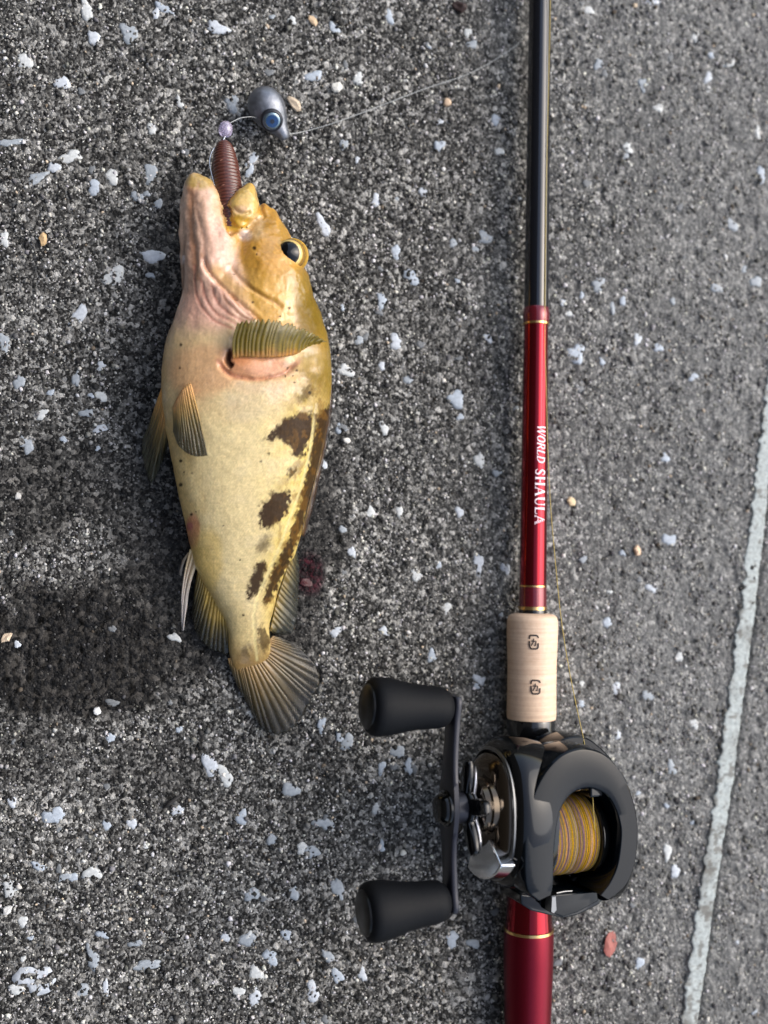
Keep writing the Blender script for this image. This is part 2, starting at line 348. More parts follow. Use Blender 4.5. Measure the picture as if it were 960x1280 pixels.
# pale worn stones bedded in the surface, each a piece of the pavement
M_stones = [plain('pale_stone', lin(*c_, k_), .5, noise=.34, nscale=700, bump=.5) for c_, k_ in (((196, 202, 208), .88), ((184, 194, 204), .8), ((202, 205, 203), .88), ((176, 184, 190), .7))]
M_stone2 = plain('grey_stone', lin(142, 146, 148, .55), .55, noise=.34, nscale=700, bump=.5)
STONES = [(161, 41, 12, 10, 0), (117, 47, 8, 8, 0), (108, 12, 6, 15, 20), (78, 103, 8, 9, 0), (31, 76, 9, 9, 0), (88, 196, 13, 8, 0), (68, 208, 8, 6, 0), (46, 222, 15, 5, 30), (188, 217, 9, 11, 0), (140, 220, 8, 9, 0),
          (118, 234, 8, 9, 40), (172, 245, 8, 6, 0), (5, 298, 6, 8, 0), (12, 178, 12, 5, 10), (195, 15, 4, 8, -30), (225, 128, 4, 8, 20), (190, 160, 5, 8, 0), (142, 345, 11, 13, -20), (98, 394, 8, 14, -20), (5, 428, 8, 10, 0), (127, 458, 7, 5, 0),
          (24, 477, 6, 9, 0), (63, 491, 5, 4, 0), (126, 495, 8, 6, 0), (108, 516, 8, 5, 0), (125, 536, 8, 5, 20), (33, 556, 8, 10, 0), (95, 473, 4, 10, 0), (205, 10, 10, 6, -40), (190, 320, 14, 8, -20),
          (272, 35, 12, 9, 0), (290, 128, 9, 10, 0), (313, 205, 7, 14, -35), (404, 282, 6, 16, 40), (495, 315, 6, 9, 10), (515, 346, 10, 9, 0), (477, 375, 5, 12, 0), (606, 296, 9, 8, 20), (550, 182, 6, 9, 0), (487, 20, 6, 8, 30), (418, 35, 6, 9, 0),
          (392, 95, 9, 8, 0), (448, 98, 6, 9, 0), (590, 55, 6, 6, 0), (585, 40, 5, 6, 0), (365, 25, 6, 5, 0), (432, 463, 9, 8, 0), (449, 425, 6, 5, 0), (495, 427, 8, 9, 0), (570, 498, 13, 10, 10), (511, 474, 6, 6, 0), (600, 575, 6, 11, 0), (622, 590, 5, 7, -30),
          (480, 535, 5, 9, 15), (403, 580, 5, 9, 0), (426, 535, 7, 6, 0), (463, 640, 6, 7, 0), (610, 423, 6, 5, 0), (262, 957, 9, 13, 10), (281, 970, 8, 13, 25), (302, 1022, 8, 8, 0), (363, 988, 10, 9, 0), (405, 1030, 12, 7, 0), (388, 1065, 10, 9, 0),
          (341, 1048, 7, 8, 0), (422, 1112, 7, 14, 20), (365, 1116, 9, 8, 0), (315, 1118, 9, 8, 0), (311, 1175, 11, 9, 0), (282, 1172, 6, 6, 0), (338, 1196, 9, 9, 0), (320, 1217, 7, 11, 0), (319, 1247, 7, 10, 10), (298, 1240, 8, 6, 0), (391, 1240, 8, 12, 20),
          (434, 928, 9, 8, 0), (425, 922, 5, 8, 20), (402, 907, 5, 9, 0), (377, 1060, 6, 7, 0), (410, 1196, 5, 10, 20), (422, 1220, 8, 8, 0), (453, 1218, 5, 9, 0), (358, 1168, 7, 6, 0), (67, 1020, 11, 10, 0), (45, 1225, 23, 15, 10), (20, 1238, 7, 7, 0), (116, 1197, 7, 15, 5),
          (182, 1208, 20, 5, 5), (132, 1235, 4, 9, 0), (103, 1240, 8, 7, 0), (12, 1108, 10, 11, 20), (115, 1092, 9, 9, 0), (80, 1097, 7, 5, 0), (92, 1098, 7, 4, 0), (128, 1168, 6, 6, 0), (28, 1153, 6, 6, 0), (48, 1083, 8, 5, -20), (133, 1032, 5, 6, 0), (15, 1003, 6, 5, 0), (222, 1013, 7, 6, 0),
          (165, 1030, 6, 6, 0), (170, 1180, 8, 4, 20), (565, 1174, 8, 10, 20), (592, 1180, 8, 6, 0), (478, 1060, 4, 8, 10), (498, 940, 9, 8, 0), (511, 958, 5, 11, 0), (477, 960, 4, 9, 0), (470, 1010, 5, 9, 0), (835, 1065, 5, 12, 0), (845, 1090, 6, 9, 0), (800, 1205, 8, 6, 0), (785, 185, 7, 7, 0), (915, 280, 8, 9, 30), (749, 80, 6, 8, 0),
          (823, 135, 6, 6, 0), (804, 105, 7, 9, 0), (886, 95, 5, 10, -30), (952, 218, 6, 11, 0), (948, 165, 4, 8, 0), (720, 442, 11, 13, 0), (748, 355, 9, 9, 0), (779, 377, 5, 6, 0), (766, 385, 4, 7, 0), (797, 424, 6, 7, 0), (823, 434, 6, 6, 0), (866, 471, 6, 5, 0), (832, 572, 6, 6, 0), (838, 675, 9, 9, 0), (945, 352, 8, 8, 0),
          (712, 392, 5, 4, 0), (895, 360, 8, 6, 0), (737, 12, 6, 7, 0), (870, 45, 4, 9, -20), (780, 690, 5, 5, 0), (815, 735, 7, 6, 0), (760, 780, 7, 7, 0), (850, 820, 6, 7, 0), (810, 870, 8, 7, 0), (868, 905, 6, 7, 0), (770, 860, 6, 7, 0), (840, 960, 7, 8, 0), (730, 700, 6, 5, 0),
          (558, 760, 6, 7, 0), (520, 720, 6, 8, 0), (598, 705, 7, 12, 20), (632, 712, 5, 9, 0), (480, 790, 7, 6, 0), (540, 820, 6, 8, 0), (600, 850, 7, 7, 0), (440, 690, 5, 7, 0), (575, 640, 6, 6, 0), (420, 790, 7, 6, 0), (500, 640, 5, 7, 20), (530, 240, 6, 7, 0), (470, 250, 6, 8, 20), (620, 150, 6, 8, 0), (430, 180, 5, 7, 0)]
def stone(px, py, rx, ry, rot, mat):
    c = P(px, py, 0); k = 1 / 3.1e3; n = 24
    ph = np.sort((np.arange(n) + rng.uniform(-.28, .28, n)) / n * 2 * np.pi)
    rr = 1 + .3 * np.sin(2 * ph + rng.uniform(0, 6)) * rng.uniform(.3, 1) + .16 * np.sin(3 * ph + rng.uniform(0, 6)) + .07 * np.sin(5 * ph + rng.uniform(0, 6)) + rng.uniform(-.13, .13, n)
    a = math.radians(rot + rng.uniform(-12, 12)); x = np.cos(ph) * rx * rr * k; y = np.sin(ph) * ry * rr * k
    X = x * math.cos(a) - y * math.sin(a); Y = x * math.sin(a) + y * math.cos(a)
    zc = float(np.mean(ground_z(c[0] + X, c[1] + Y))) + .00015
    v = [(X[i], Y[i], -.0009) for i in range(n)] + [(X[i] * .97, Y[i] * .97, rng.uniform(-.00008, .00008)) for i in range(n)] \
        + [(X[i] * .6, Y[i] * .6, .00016 + rng.uniform(-.00006, .00006)) for i in range(n)] + [(0, 0, .0002)]
    f = [(i, (i + 1) % n, n + (i + 1) % n, n + i) for i in range(n)] + [(n + i, n + (i + 1) % n, 2 * n + (i + 1) % n, 2 * n + i) for i in range(n)] \
        + [(2 * n + i, 2 * n + (i + 1) % n, 3 * n) for i in range(n)]
    o = mesh('stone', v, f, mat, pavement); o.location = (c[0], c[1], zc)
    return o
for s in STONES: stone(s[0], s[1], s[2] * 1.02, s[3] * 1.02, s[4], M_stones[int(rng.integers(4))])
for i in range(300 - len(STONES) - 14):
    px, py = rng.uniform(0, 960), rng.uniform(0, 1280)
    r = rng.uniform(2.6, 5.2); stone(px, py, r, r * rng.uniform(.7, 1.6), rng.uniform(0, 180), M_stones[int(rng.integers(4))] if rng.uniform() < .5 else M_stone2)

# raised pale sealant strip along the slab joint, with a ragged left edge
def joint():
    ys = np.arange(-.30, .34, .0005); n = len(ys)
    c = seam_x(ys); q = np.stack([ys * 480, np.zeros(n), np.zeros(n)], 1)
    wl = np.interp(ys, [-.25, .2], [.0043, .0030]); wr = np.interp(ys, [-.25, .2], [.0034, .0026])
    le = c - wl - (fbm(q, 5, 3) - .5) * .0034; re = c + wr + (fbm(q * .9, 4, 8) - .5) * .0013
    zt = .0006 + (fbm(q * .7, 3, 12) - .5) * .0006
    prof = [(0, -1), (.02, .3), (.06, .8), (.13, .93), (.22, .96), (.32, .98), (.42, 1), (.52, 1), (.62, 1), (.72, .99), (.81, .98), (.9, .96), (.96, .93), (.99, .8), (1, -1)]
    rings = []
    V = np.zeros((n, len(prof), 3))
    for j, (t, h) in enumerate(prof):
        V[:, j, 0] = le + (re - le) * t; V[:, j, 1] = ys
        V[:, j, 2] = np.where(h < 0, -.004, zt * h) + ((fbm(np.stack([ys * 700, np.full(n, j * 3.), np.zeros(n)], 1), 2, 15) - .5) * .0003 if h > 0 else 0)
    k = len(prof); idn = np.arange(n * k).reshape(n, k)
    f = np.stack([idn[:-1, :-1], idn[:-1, 1:], idn[1:, 1:], idn[1:, :-1]], -1).reshape(-1, 4)
    vv = V.reshape(-1, 3); g1 = fbm(vv * 420, 4, 33); g2 = fbm(vv * [90, 60, 90], 3, 35); g3 = fbm(vv * 1500, 2, 37)
    cl = S(190, 198, 195)[None] * .82 * (.72 + .5 * g1)[:, None]
    dirt = np.clip(sm(.56, .70, g1) * .75 + sm(.52, .72, g2) * .5 + sm(.66, .82, g3) * .6, 0, .85)[:, None]
    cl = cl * (1 - dirt) + S(96, 92, 84) * dirt
    o = mesh('joint_strip', vv, f, vcol('pale_sealant', rough=.6, spec=.3, nscale=900, nstr=.2, bump=.5, bdist=.0004), colors=cl)
    return tag(fixn(o), 'pale grey raised sealant strip running along the pavement joint', 'joint strip', kind='structure')
joint()

# tall made-up wall, added unseen to keep half the sky dark, beyond the left of the picture
def added_sky_blocker():
    o = mesh('added_sky_blocker', *box(-2.2, 0, 4.5, .4, 16, 9.2), plain('dark_sky_blocker', lin(40, 39, 38), .9, noise=.2, nscale=3, bump=.3), smooth=False)
    tag(o, 'tall dark wall added out of view to block half the sky', 'wall')
added_sky_blocker()
# ------------------------------------------------------------------ fish
def blob(stations, seg=44, per=6, tip=True, flat=0.0):
    """closed loft; stations: (px, py, z centre mm, half width px, half height mm) along a pixel polyline"""
    st = catmull(np.array(stations, float), per)
    st[:, 3:] = np.maximum(st[:, 3:], .3)
    ce = np.array([P(a[0], a[1], a[2] * .001) for a in st]); tg = np.gradient(ce, axis=0); tg[:, 2] = 0
    tg /= np.linalg.norm(tg, axis=1)[:, None]; sd_ = np.stack([tg[:, 1], -tg[:, 0], 0 * tg[:, 0]], 1)
    th = np.linspace(0, 2 * np.pi, seg, endpoint=False); rings = []
    depth = (CAMn[2] - ce[:, 2]) / abs(fwd.z); k = depth / FPX
    for i, a in enumerate(st):
        c, s = np.cos(th), np.sin(th); e = .9
        rings.append(ce[i] + np.outer(np.sign(c) * abs(c) ** e * a[3] * k[i], sd_[i]) + np.outer(np.sign(s) * abs(s) ** e * a[4] * .001, [0, 0, 1]))
    return loft(rings)
def edges(rows):  # (y, left, right, z, halfheight) -> stations
    return [((l + r) / 2, y, z, (r - l) / 2, h) for y, l, r, z, h in rows]
pieces = [
    blob(edges([(848, 309, 328, 3.4, .7), (838, 298, 332, 4.0, 1.6), (826, 290, 336, 4.8, 3.4), (808, 286, 338, 6.5, 5.6), (785, 285, 336, 8, 7), (762, 277, 342, 9.5, 8.6), (735, 263, 350, 11, 10.2), (705, 246, 362, 13, 12.4), (680, 239, 371, 14.5, 14), (650, 233, 379, 16, 15.5),
                (610, 224, 388, 17.5, 17), (570, 216, 398, 18.6, 18.2), (530, 209, 407, 19.4, 19), (490, 205, 412, 20, 19.6), (455, 207, 413, 20.2, 19.8), (425, 212, 410, 20, 19.4), (400, 220, 402, 19.6, 18.8), (378, 227, 393, 19, 18), (355, 232, 386, 18.2, 16.5),
                (335, 236, 378, 17.4, 14.6), (318, 240, 368, 16.5, 12), (304, 262, 352, 16, 8)]), per=5, seg=64),
    # lower jaw with its thick lip
    blob([(249, 219, 19, 5, 2.5), (248, 224, 19, 14, 4.5), (250, 240, 19, 21.5, 6.6), (255, 262, 19, 27, 8.5), (261, 285, 19, 32, 10.5), (266, 310, 19.5, 37, 12.5), (268, 340, 20, 38, 14.5), (270, 370, 20, 40, 14)]),
    blob([(234, 238, 17, 4, 3), (231, 262, 17, 6, 4), (231, 300, 17, 6.5, 4.5), (233, 340, 17, 6.5, 5), (234, 368, 17, 5, 4)]),
    # cheek, snout and upper jaw
    blob([(340, 262, 17, 4, 2.5), (340, 275, 18, 12, 6), (338, 292, 19, 24, 9.5), (335, 312, 20, 36, 12.5), (335, 335, 21, 44, 15), (336, 362, 21.4, 52, 16.8), (335, 390, 21, 56, 17.8), (330, 415, 20.6, 50, 17.4)]),
    blob([(313, 231, 21, 5, 3), (311, 240, 21.5, 10, 4.5), (307, 252, 22, 17, 6), (303, 264, 22.3, 21.5, 7), (303, 276, 22, 21, 6.8), (304, 287, 21, 14, 5)]),
    blob([(328, 256, 17, 4, 2.5), (330, 266, 18, 9, 5), (330, 282, 19, 14, 7), (326, 298, 19, 17, 8)]),
    blob([(288, 262, 21, 4, 2.5), (290, 272, 22, 9, 4.2), (296, 283, 22.5, 13, 5.2), (305, 291, 22, 11, 5), (316, 294, 21, 5, 3)]),
    # shoulder of the pectoral fin and the bared gill rim
    blob([(276, 437, 35.5, 6, 2.5), (292, 452, 36.5, 13, 4), (315, 457, 36.8, 16, 4.4), (338, 452, 35.5, 13, 4), (356, 440, 33, 7, 3)]),
]
v, f = join(pieces)
raw = mesh('body', v, f)
rm = raw.modifiers.new('remesh', 'REMESH'); rm.mode = 'VOXEL'; rm.voxel_size = 0.00048; rm.adaptivity = 0
smt = raw.modifiers.new('smooth', 'SMOOTH'); smt.factor = .6; smt.iterations = 16
dg = bpy.context.evaluated_depsgraph_get(); me = bpy.data.meshes.new_from_object(raw.evaluated_get(dg))
bpy.data.objects.remove(raw)
nv = len(me.vertices); co = np.zeros(nv * 3); me.vertices.foreach_get('co', co); co = co.reshape(-1, 3)
no = np.zeros(nv * 3); me.vertices.foreach_get('normal', no); no = no.reshape(-1, 3)
uv = proj(co); U, V_ = uv[:, 0], uv[:, 1]; up = sm(-.05, .3, no[:, 2])
q3 = np.stack([U * .1, V_ * .1, co[:, 2] * 300], 1)
n_lo = fbm(q3 * .55, 4, 40) - .5; n_hi = fbm(q3 * 4.2, 3, 50) - .5
def dline(pts, u=U, v=V_, per=6):
    """pixel distance to a smooth polyline, and its parameter 0..1"""
    c = catmull(np.array(pts, float), per) if len(pts) > 2 else np.array(pts, float)
    best = np.full(len(u), 1e9); par = np.zeros(len(u)); m = len(c) - 1
    sgn = np.zeros(len(u))
    for i in range(m):
        a, b = c[i], c[i + 1]; d = b - a; L2 = d @ d + 1e-9
        t = np.clip(((u - a[0]) * d[0] + (v - a[1]) * d[1]) / L2, 0, 1)
        ex, ey = u - a[0] - t * d[0], v - a[1] - t * d[1]
        e = np.hypot(ex, ey); w = e < best; best = np.where(w, e, best); par = np.where(w, (i + t) / m, par)
        sgn = np.where(w, np.sign(d[0] * ey - d[1] * ex), sgn)
    return best, par, sgn
def taper(p, a=.12): return sm(0, a, p) * sm(0, a, 1 - p)
disp = np.zeros(nv)
WU = U + (fbm(q3 * 1.1, 3, 81) - .5) * 5; WV = V_ + (fbm(q3 * 1.1, 3, 91) - .5) * 5
def groove(pts, w, depth, tp=.12):
    global disp
    d, p, _ = dline(pts, WU, WV); disp = disp - depth * (.65 + 1.2 * (n_lo + .25)) * np.exp(-(d / w) ** 2) * taper(p, tp) * up
def step(pts, w, h, tp=.15):
    """surface on the polyline's right-hand side stands h mm proud, falling off over w px"""
    global disp
    d, p, s = dline(pts); disp = disp + np.where(s > 0, h * np.exp(-(d / w) ** 2), 0) * taper(p, tp) * up
Z1 = lambda pts: [(170 + a / 3.368, 80 + b / 3.368) for a, b in pts]
Z2 = lambda pts: [(160 + a / 3.43, 400 + b / 3.43) for a, b in pts]
Z3 = lambda pts: [(190 + a / 4.0, 640 + b / 4.0) for a, b in pts]
JAWCH = Z1([(232, 520), (228, 600), (232, 700), (245, 800), (255, 900)])
LIP = Z1([(265, 500), (250, 560), (262, 640), (285, 740), (290, 840), (330, 900)])
CHEEK = Z1([(395, 840), (450, 915), (520, 965), (580, 1000), (625, 1030)])
GILL = Z1([(275, 800), (300, 870), (370, 945), (440, 1010), (500, 1060), (530, 1100)])
MEM = [Z1([(245, 850), (250, 950), (275, 1020), (330, 1080), (410, 1115)]), Z1([(275, 905), (290, 980), (340, 1050), (440, 1105)]), Z1([(320, 925), (335, 990), (390, 1050), (470, 1095)]),
       Z1([(360, 950), (385, 1005), (440, 1055), (500, 1090)]), Z1([(400, 970), (440, 1025), (500, 1075)])]
RIM = Z2([(385, 175), (425, 225), (500, 250), (590, 250), (670, 225), (730, 180)])
groove(JAWCH, 5.0, .9); groove(LIP, 3.4, .3); groove(CHEEK, 3, .8); groove(GILL, 3.2, 1.2)
step(GILL, 12, .8)
for m_ in MEM: groove(m_, 2.0, .36)
groove(RIM, 3.0, 1.5); groove(Z2([(437, 130), (425, 165), (432, 190), (450, 200)]), 3.0, 3.2)
groove(Z1([(420, 720), (400, 690), (385, 640), (378, 590)]), 4.0, 2.2)        # mouth corner
groove(Z1([(380, 650), (430, 690), (480, 680), (520, 640)]), 2.2, 1.0)        # behind the upper lip
groove(Z1([(400, 600), (440, 630), (490, 620)]), 2.4, .7)
groove(Z1([(520, 560), (530, 620), (545, 650)]), 2.4, 1.0)
d_, p_, _ = dline(Z1([(295, 590), (300, 680), (330, 790)])); disp += .5 * np.exp(-(d_ / 6) ** 2) * up
LAT = Z2([(800, 250), (798, 400), (780, 560), (735, 740), (690, 860), (655, 960)]) + Z3([(605, 250), (565, 340), (525, 440), (510, 520), (515, 640), (525, 740)])
groove(LAT, 1.6, .22)
disp += (n_lo * 1.1 + n_hi * .06) * sm(440, 390, V_) + n_lo * .5 + n_hi * .10
# scale relief on the flank
sc = np.sin((U * .92 + V_ * .55) * .95) * np.sin((U * .92 - V_ * .55) * .95)
disp += .02 * sc * sm(440, 500, V_) * sm(830, 780, V_)
co2 = co + no * (disp * .001)[:, None]
co2[:, 2] = np.maximum(co2[:, 2], .0012)
me.vertices.foreach_set('co', co2.ravel()); me.update()

# ---- markings (colour the skin itself has); they break up scale by scale
PS = 3.4; la = (U * .97 + V_ * .62 + n_lo * 8) / PS; lb = (U * .97 - V_ * .62 + n_lo * 8) / PS
ia, ib = np.floor(la), np.floor(lb); ca_, cb_ = (ia + .5) * PS, (ib + .5) * PS
SU = .45 * U + .55 * ((ca_ + cb_) / 1.94 - n_lo * 8 / .97); SV = .45 * V_ + .55 * ((ca_ - cb_) / 1.24)
SJ = _h(ia.astype(np.int64), ib.astype(np.int64), np.zeros(nv, np.int64), 3); SE = np.maximum(abs(la - ia - .5), abs(lb - ib - .5)) * 2
C = np.tile(S(226, 207, 158), (nv, 1))
def blend(mask, c): 
    global C
    m = np.clip(mask, 0, 1)[:, None]; C = C * (1 - m) + S(*c) * m
def poly(pts, soft=3.0, amp=5.0, ns=0):
    w = np.stack([SU * .22, SV * .22, np.zeros(nv)], 1)
    uu = SU + (fbm(w, 3, 61 + ns) - .5) * amp * 2 + (SJ - .5) * 5; vv = SV + (fbm(w, 3, 71 + ns) - .5) * amp * 2
    ins = np.zeros(nv, bool); n = len(pts)
    for i in range(n):
        x0, y0 = pts[i]; x1, y1 = pts[(i + 1) % n]
        c = ((y0 > vv) != (y1 > vv)) & (uu < (x1 - x0) * (vv - y0) / (y1 - y0 + 1e-9) + x0); ins ^= c
    d, _, _ = dline(list(pts) + [pts[0]], uu, vv, 1) if False else (seg_d(pts, uu, vv), 0, 0)
    return sm(-soft, soft, np.where(ins, d, -d))
def seg_d(pts, u, v):
    best = np.full(len(u), 1e9); n = len(pts)
    for i in range(n):
        a = np.array(pts[i]); b = np.array(pts[(i + 1) % n]); d = b - a
        t = np.clip(((u - a[0]) * d[0] + (v - a[1]) * d[1]) / (d @ d + 1e-9), 0, 1)
        best = np.minimum(best, np.hypot(u - a[0] - t * d[0], v - a[1] - t * d[1]))
    return best
def ell(cx, cy, rx, ry, soft=.5, amp=.4): return sm(1 + soft / 2, 1 - soft / 2, np.hypot((U - cx) / rx, (V_ - cy) / ry) + n_lo * amp)
def line_m(pts, w, soft=.6):
    d, p, _ = dline(pts); return sm(w * (1 + soft), w * (1 - soft), d + n_hi * w * .6)
R_at = np.interp(V_, [340, 400, 440, 500, 550, 610, 680, 740, 800], [384, 402, 412, 411, 404, 388, 372, 350, 338])
L_at = np.interp(V_, [340, 400, 440, 500, 550, 610, 680, 740, 800], [228, 219, 210, 206, 212, 224, 238, 264, 286])
tt = (U - L_at) / (R_at - L_at)
blend(sm(.55, .95, tt + n_lo * .25) * .75, (206, 180, 88))            # yellower towards the back
blend(sm(.22, .0, tt + n_lo * .2) * .5 * sm(480, 560, V_), (226, 186, 106))
blend(sm(560, 430, V_ + n_lo * 80) * .55, (226, 186, 138))            # pinkish breast
blend(ell(255, 462, 45, 32) * .45, (214, 152, 110)); blend(ell(330, 470, 70, 22) * .35, (222, 178, 140)); blend(ell(318, 500, 40, 25) * .35, (206, 190, 160))
blend(sm(720, 800, V_) * .6, (204, 182, 128)); blend(sm(790, 832, V_ + n_lo * 20) * .9, (152, 120, 70))
blend(ell(241, 664, 9, 20) * .6, (206, 118, 96)); blend(ell(237, 658, 4, 5, .6, .2) * .5, (178, 80, 110)); blend(ell(258, 700, 20, 40) * .4, (226, 190, 90))
# head: ochre cheek, pink jaw
blend(sm(425, 395, V_ + (U - 300) * -.2 + n_lo * 30) * sm(268, 292, U - (V_ - 330) * .55 + n_lo * 12), (208, 156, 62))
blend(ell(325, 330, 34, 36, .9) * .55, (204, 150, 58)); blend(ell(335, 372, 42, 30, .9) * .6, (216, 170, 80)); blend(ell(300, 352, 22, 20, .8) * .55, (222, 172, 86))
jaw = sm(300, 282, U - (V_ - 300) * .28 + n_lo * 8) * sm(430, 385, V_ + n_lo * 25)
blend(jaw * .9, (224, 186, 164)); blend(ell(240, 340, 12, 60, .9) * .6, (206, 160, 136)); blend(ell(268, 320, 18, 40, .9) * .4, (226, 178, 158))
blend(line_m(JAWCH, 4.2, .7) * .75, (172, 118, 82)); blend(ell(262, 385, 36, 26, .9) * .6, (228, 176, 158))
for k_, m_ in enumerate(MEM): blend(line_m(m_, 1.7, .8) * .6, (192, 124, 104) if k_ < 3 else (168, 112, 78))
blend(line_m(Z1([(340, 870), (400, 930), (470, 990), (540, 1050)]), 8, .8) * .6, (232, 184, 96))
blend(ell(250, 226, 20, 11, .8) * .8, (176, 148, 62)); blend(ell(275, 250, 9, 22, .9) * .5, (222, 186, 130)); blend(line_m(LIP, 1.6, .9) * .4, (186, 134, 110))
blend(poly(Z1([(370, 600), (470, 500), (500, 520), (525, 590), (500, 640), (420, 690), (385, 680)]), 3, 2) * .85, (210, 178, 104))
blend(ell(300, 279, 19, 9, .7) * .85, (214, 168, 46)); blend(ell(308, 238, 8, 12, .9) * .5, (190, 158, 66))
blend(ell(300, 262, 10, 5, .9) * .45, (196, 152, 134)); blend(ell(307, 294, 9, 8, .7) * .8, (238, 218, 208)); blend(ell(321, 285, 10, 16, .8) * .45, (226, 206, 172))
blend(ell(338, 282, 9, 28, .9) * .6, (170, 126, 40)); blend(line_m(Z1([(400, 590), (380, 560), (390, 680), (420, 715)]), 1.7, .8) * .5, (150, 96, 70))
blend(line_m(CHEEK, 1.8, .8) * .5, (168, 116, 52)); blend(line_m(GILL, 1.8, .8) * .45, (186, 120, 70))
blend(sm(.74, .98, tt + n_lo * .3) * sm(320, 365, V_) * sm(570, 470, V_) * .92, (122, 100, 28))
blend(ell(386, 385, 17, 48, .9) * .85, (112, 90, 26)); blend(ell(375, 355, 14, 20, .9) * .5, (158, 126, 46)); blend(ell(356, 290, 8, 20, .8) * .6, (150, 118, 44))
# gill rim and shoulder
blend(ell(314, 452, 42, 21, .5, .25) * .85, (216, 152, 112)); blend(ell(338, 462, 30, 10, .8) * .4, (224, 178, 158)); blend(line_m(RIM, 2.6, .8) * .55, (190, 120, 96)); blend(ell(300, 446, 14, 10, .9) * .5, (196, 120, 66))
blend(line_m(Z2([(437, 130), (427, 160), (432, 185), (445, 195)]), 2.6, .6) * .9, (70, 22, 16))
blend(line_m(Z2([(660, 190), (700, 195), (735, 170)]), 4, .9) * .5, (150, 108, 80))
# dark saddle blotches and the stripe under the back fin
DK = (42, 20, 12)
blend(poly(Z2([(575, 515), (640, 450), (720, 400), (795, 395), (797, 470), (770, 540), (735, 590), (700, 580), (695, 530), (650, 518)]), 3.0, 7, 1) * .96, DK)
blend(poly(Z2([(665, 670), (700, 630), (732, 622), (728, 655), (692, 678)]), 3, 5, 2) * .85, DK)
blend(poly(Z2([(560, 890), (572, 790), (612, 750), (695, 718), (702, 770), (672, 840), (600, 902)]), 3, 6, 3) * .96, DK)
blend(poly(Z2([(552, 958), (580, 925), (612, 915), (596, 985), (560, 990)]), 4, 5, 4) * .5, DK)
blend(poly(Z2([(735, 360), (745, 290), (780, 270), (792, 300), (765, 350)]), 3, 5, 5) * .6, DK)
blend(poly(Z3([(465, 450), (490, 340), (520, 260), (565, 238), (566, 310), (538, 390), (497, 448)]), 3, 4, 6) * .95, DK)
blend(poly(Z3([(525, 200), (540, 150), (575, 140), (560, 195)]), 4, 4, 7) * .5, DK)
blend(poly([(396, 520), (412, 505), (411, 540), (404, 580), (392, 615), (382, 650), (368, 690), (352, 722), (337, 752), (329, 758), (330, 738), (346, 702), (362, 668), (374, 630), (386, 580)], 2.5, 3, 8) * .95, (44, 23, 15))
blend(poly(Z3([(525, 590), (545, 560), (575, 600), (605, 640), (590, 670), (555, 705), (538, 690)]), 3, 3, 9) * .8, DK)
blend(poly(Z3([(440, 720), (455, 680), (480, 650), (495, 700), (480, 722)]), 4, 4, 10) * .6, DK)
mot = sm(.5, .62, fbm(np.stack([SU * .16, SV * .1, np.zeros(nv)], 1), 3, 66) + (SJ - .5) * .1)
blend(mot * sm(.66, .9, tt) * sm(460, 500, V_) * sm(800, 740, V_) * .55, (112, 80, 34))
blend(line_m(LAT, 1.5, .8) * sm(505, 540, V_) * .7, (222, 208, 150))
for x, y, r in [(226, 431, 1.8), (226, 576, 2.0), (226, 606, 2.4), (239, 643, 1.8), (326, 577, 1.3), (336, 567, 1.3), (387, 491, 2.2), (318, 310, 2.4), (316, 378, 1.6), (230, 590, 1.0), (240, 591, 1.0), (279, 657, 1.2), (304, 769, 1.6), (225, 460, 1.5), (362, 385, 1.8), (321, 318, 1.2), (350, 395, 1.2),
                (292, 342, 1.0), (303, 285, 1.1), (310, 284, 1.1), (245, 640, .9), (300, 700, 1.0), (360, 460, 1.4), (366, 470, 1.2), (371, 463, 1.5), (357, 470, 1.2), (368, 478, 1.3)]:
    blend(sm(r * 1.35, r * .65, np.hypot(U - x, V_ - y)) * .92, (34, 24, 20))
scl = sm(430, 480, V_); C = C * (1 + n_hi[:, None] * .22) * (1 + n_lo[:, None] * .18) * (1 + scl * ((SJ - .5) * .16 - .13 * sm(.6, 1, SE)))[:, None]
C = np.clip(C * .86 * np.array([1.0, .98, .93]), 0, 1)
M_skin = vcol('wet_fish_skin', rough=.42, coat=.06, spec=.08, nscale=900, nstr=.10, bump=.2, bdist=.00025, sss=.10, scales=True, coat_rough=.1, wet=True)
fish = empty('fish', tuple(P(310, 560, 0)))
tag(fish, 'yellow fish with dark brown blotches lying belly up with open mouth', 'fish')
FI = np.array(fish.location)
slick = sm(470, 400, V_ + n_lo * 60) * (.7 + .3 * sm(-.1, .15, n_lo)) + .6 * sm(.0, .14, fbm(q3 * .8, 3, 44) - .5) * sm(560, 430, V_)
slick = np.clip(slick + .5 * sm(.02, .16, fbm(q3 * np.array([.5, .9, .5]), 4, 47) - .5), 0, 1) * sm(.06, .2, C.mean(1))
setcol(me, C); setcol(me, np.repeat(slick[:, None], 3, 1), 'Wet'); me.materials.append(M_skin)
me.polygons.foreach_set('use_smooth', np.ones(len(me.polygons), dtype=bool))
body = bpy.data.objects.new('body', me); col.objects.link(body); body.parent = fish; body.location = -FI
tag(body, 'cream and yellow scaled body with brown saddle blotches')

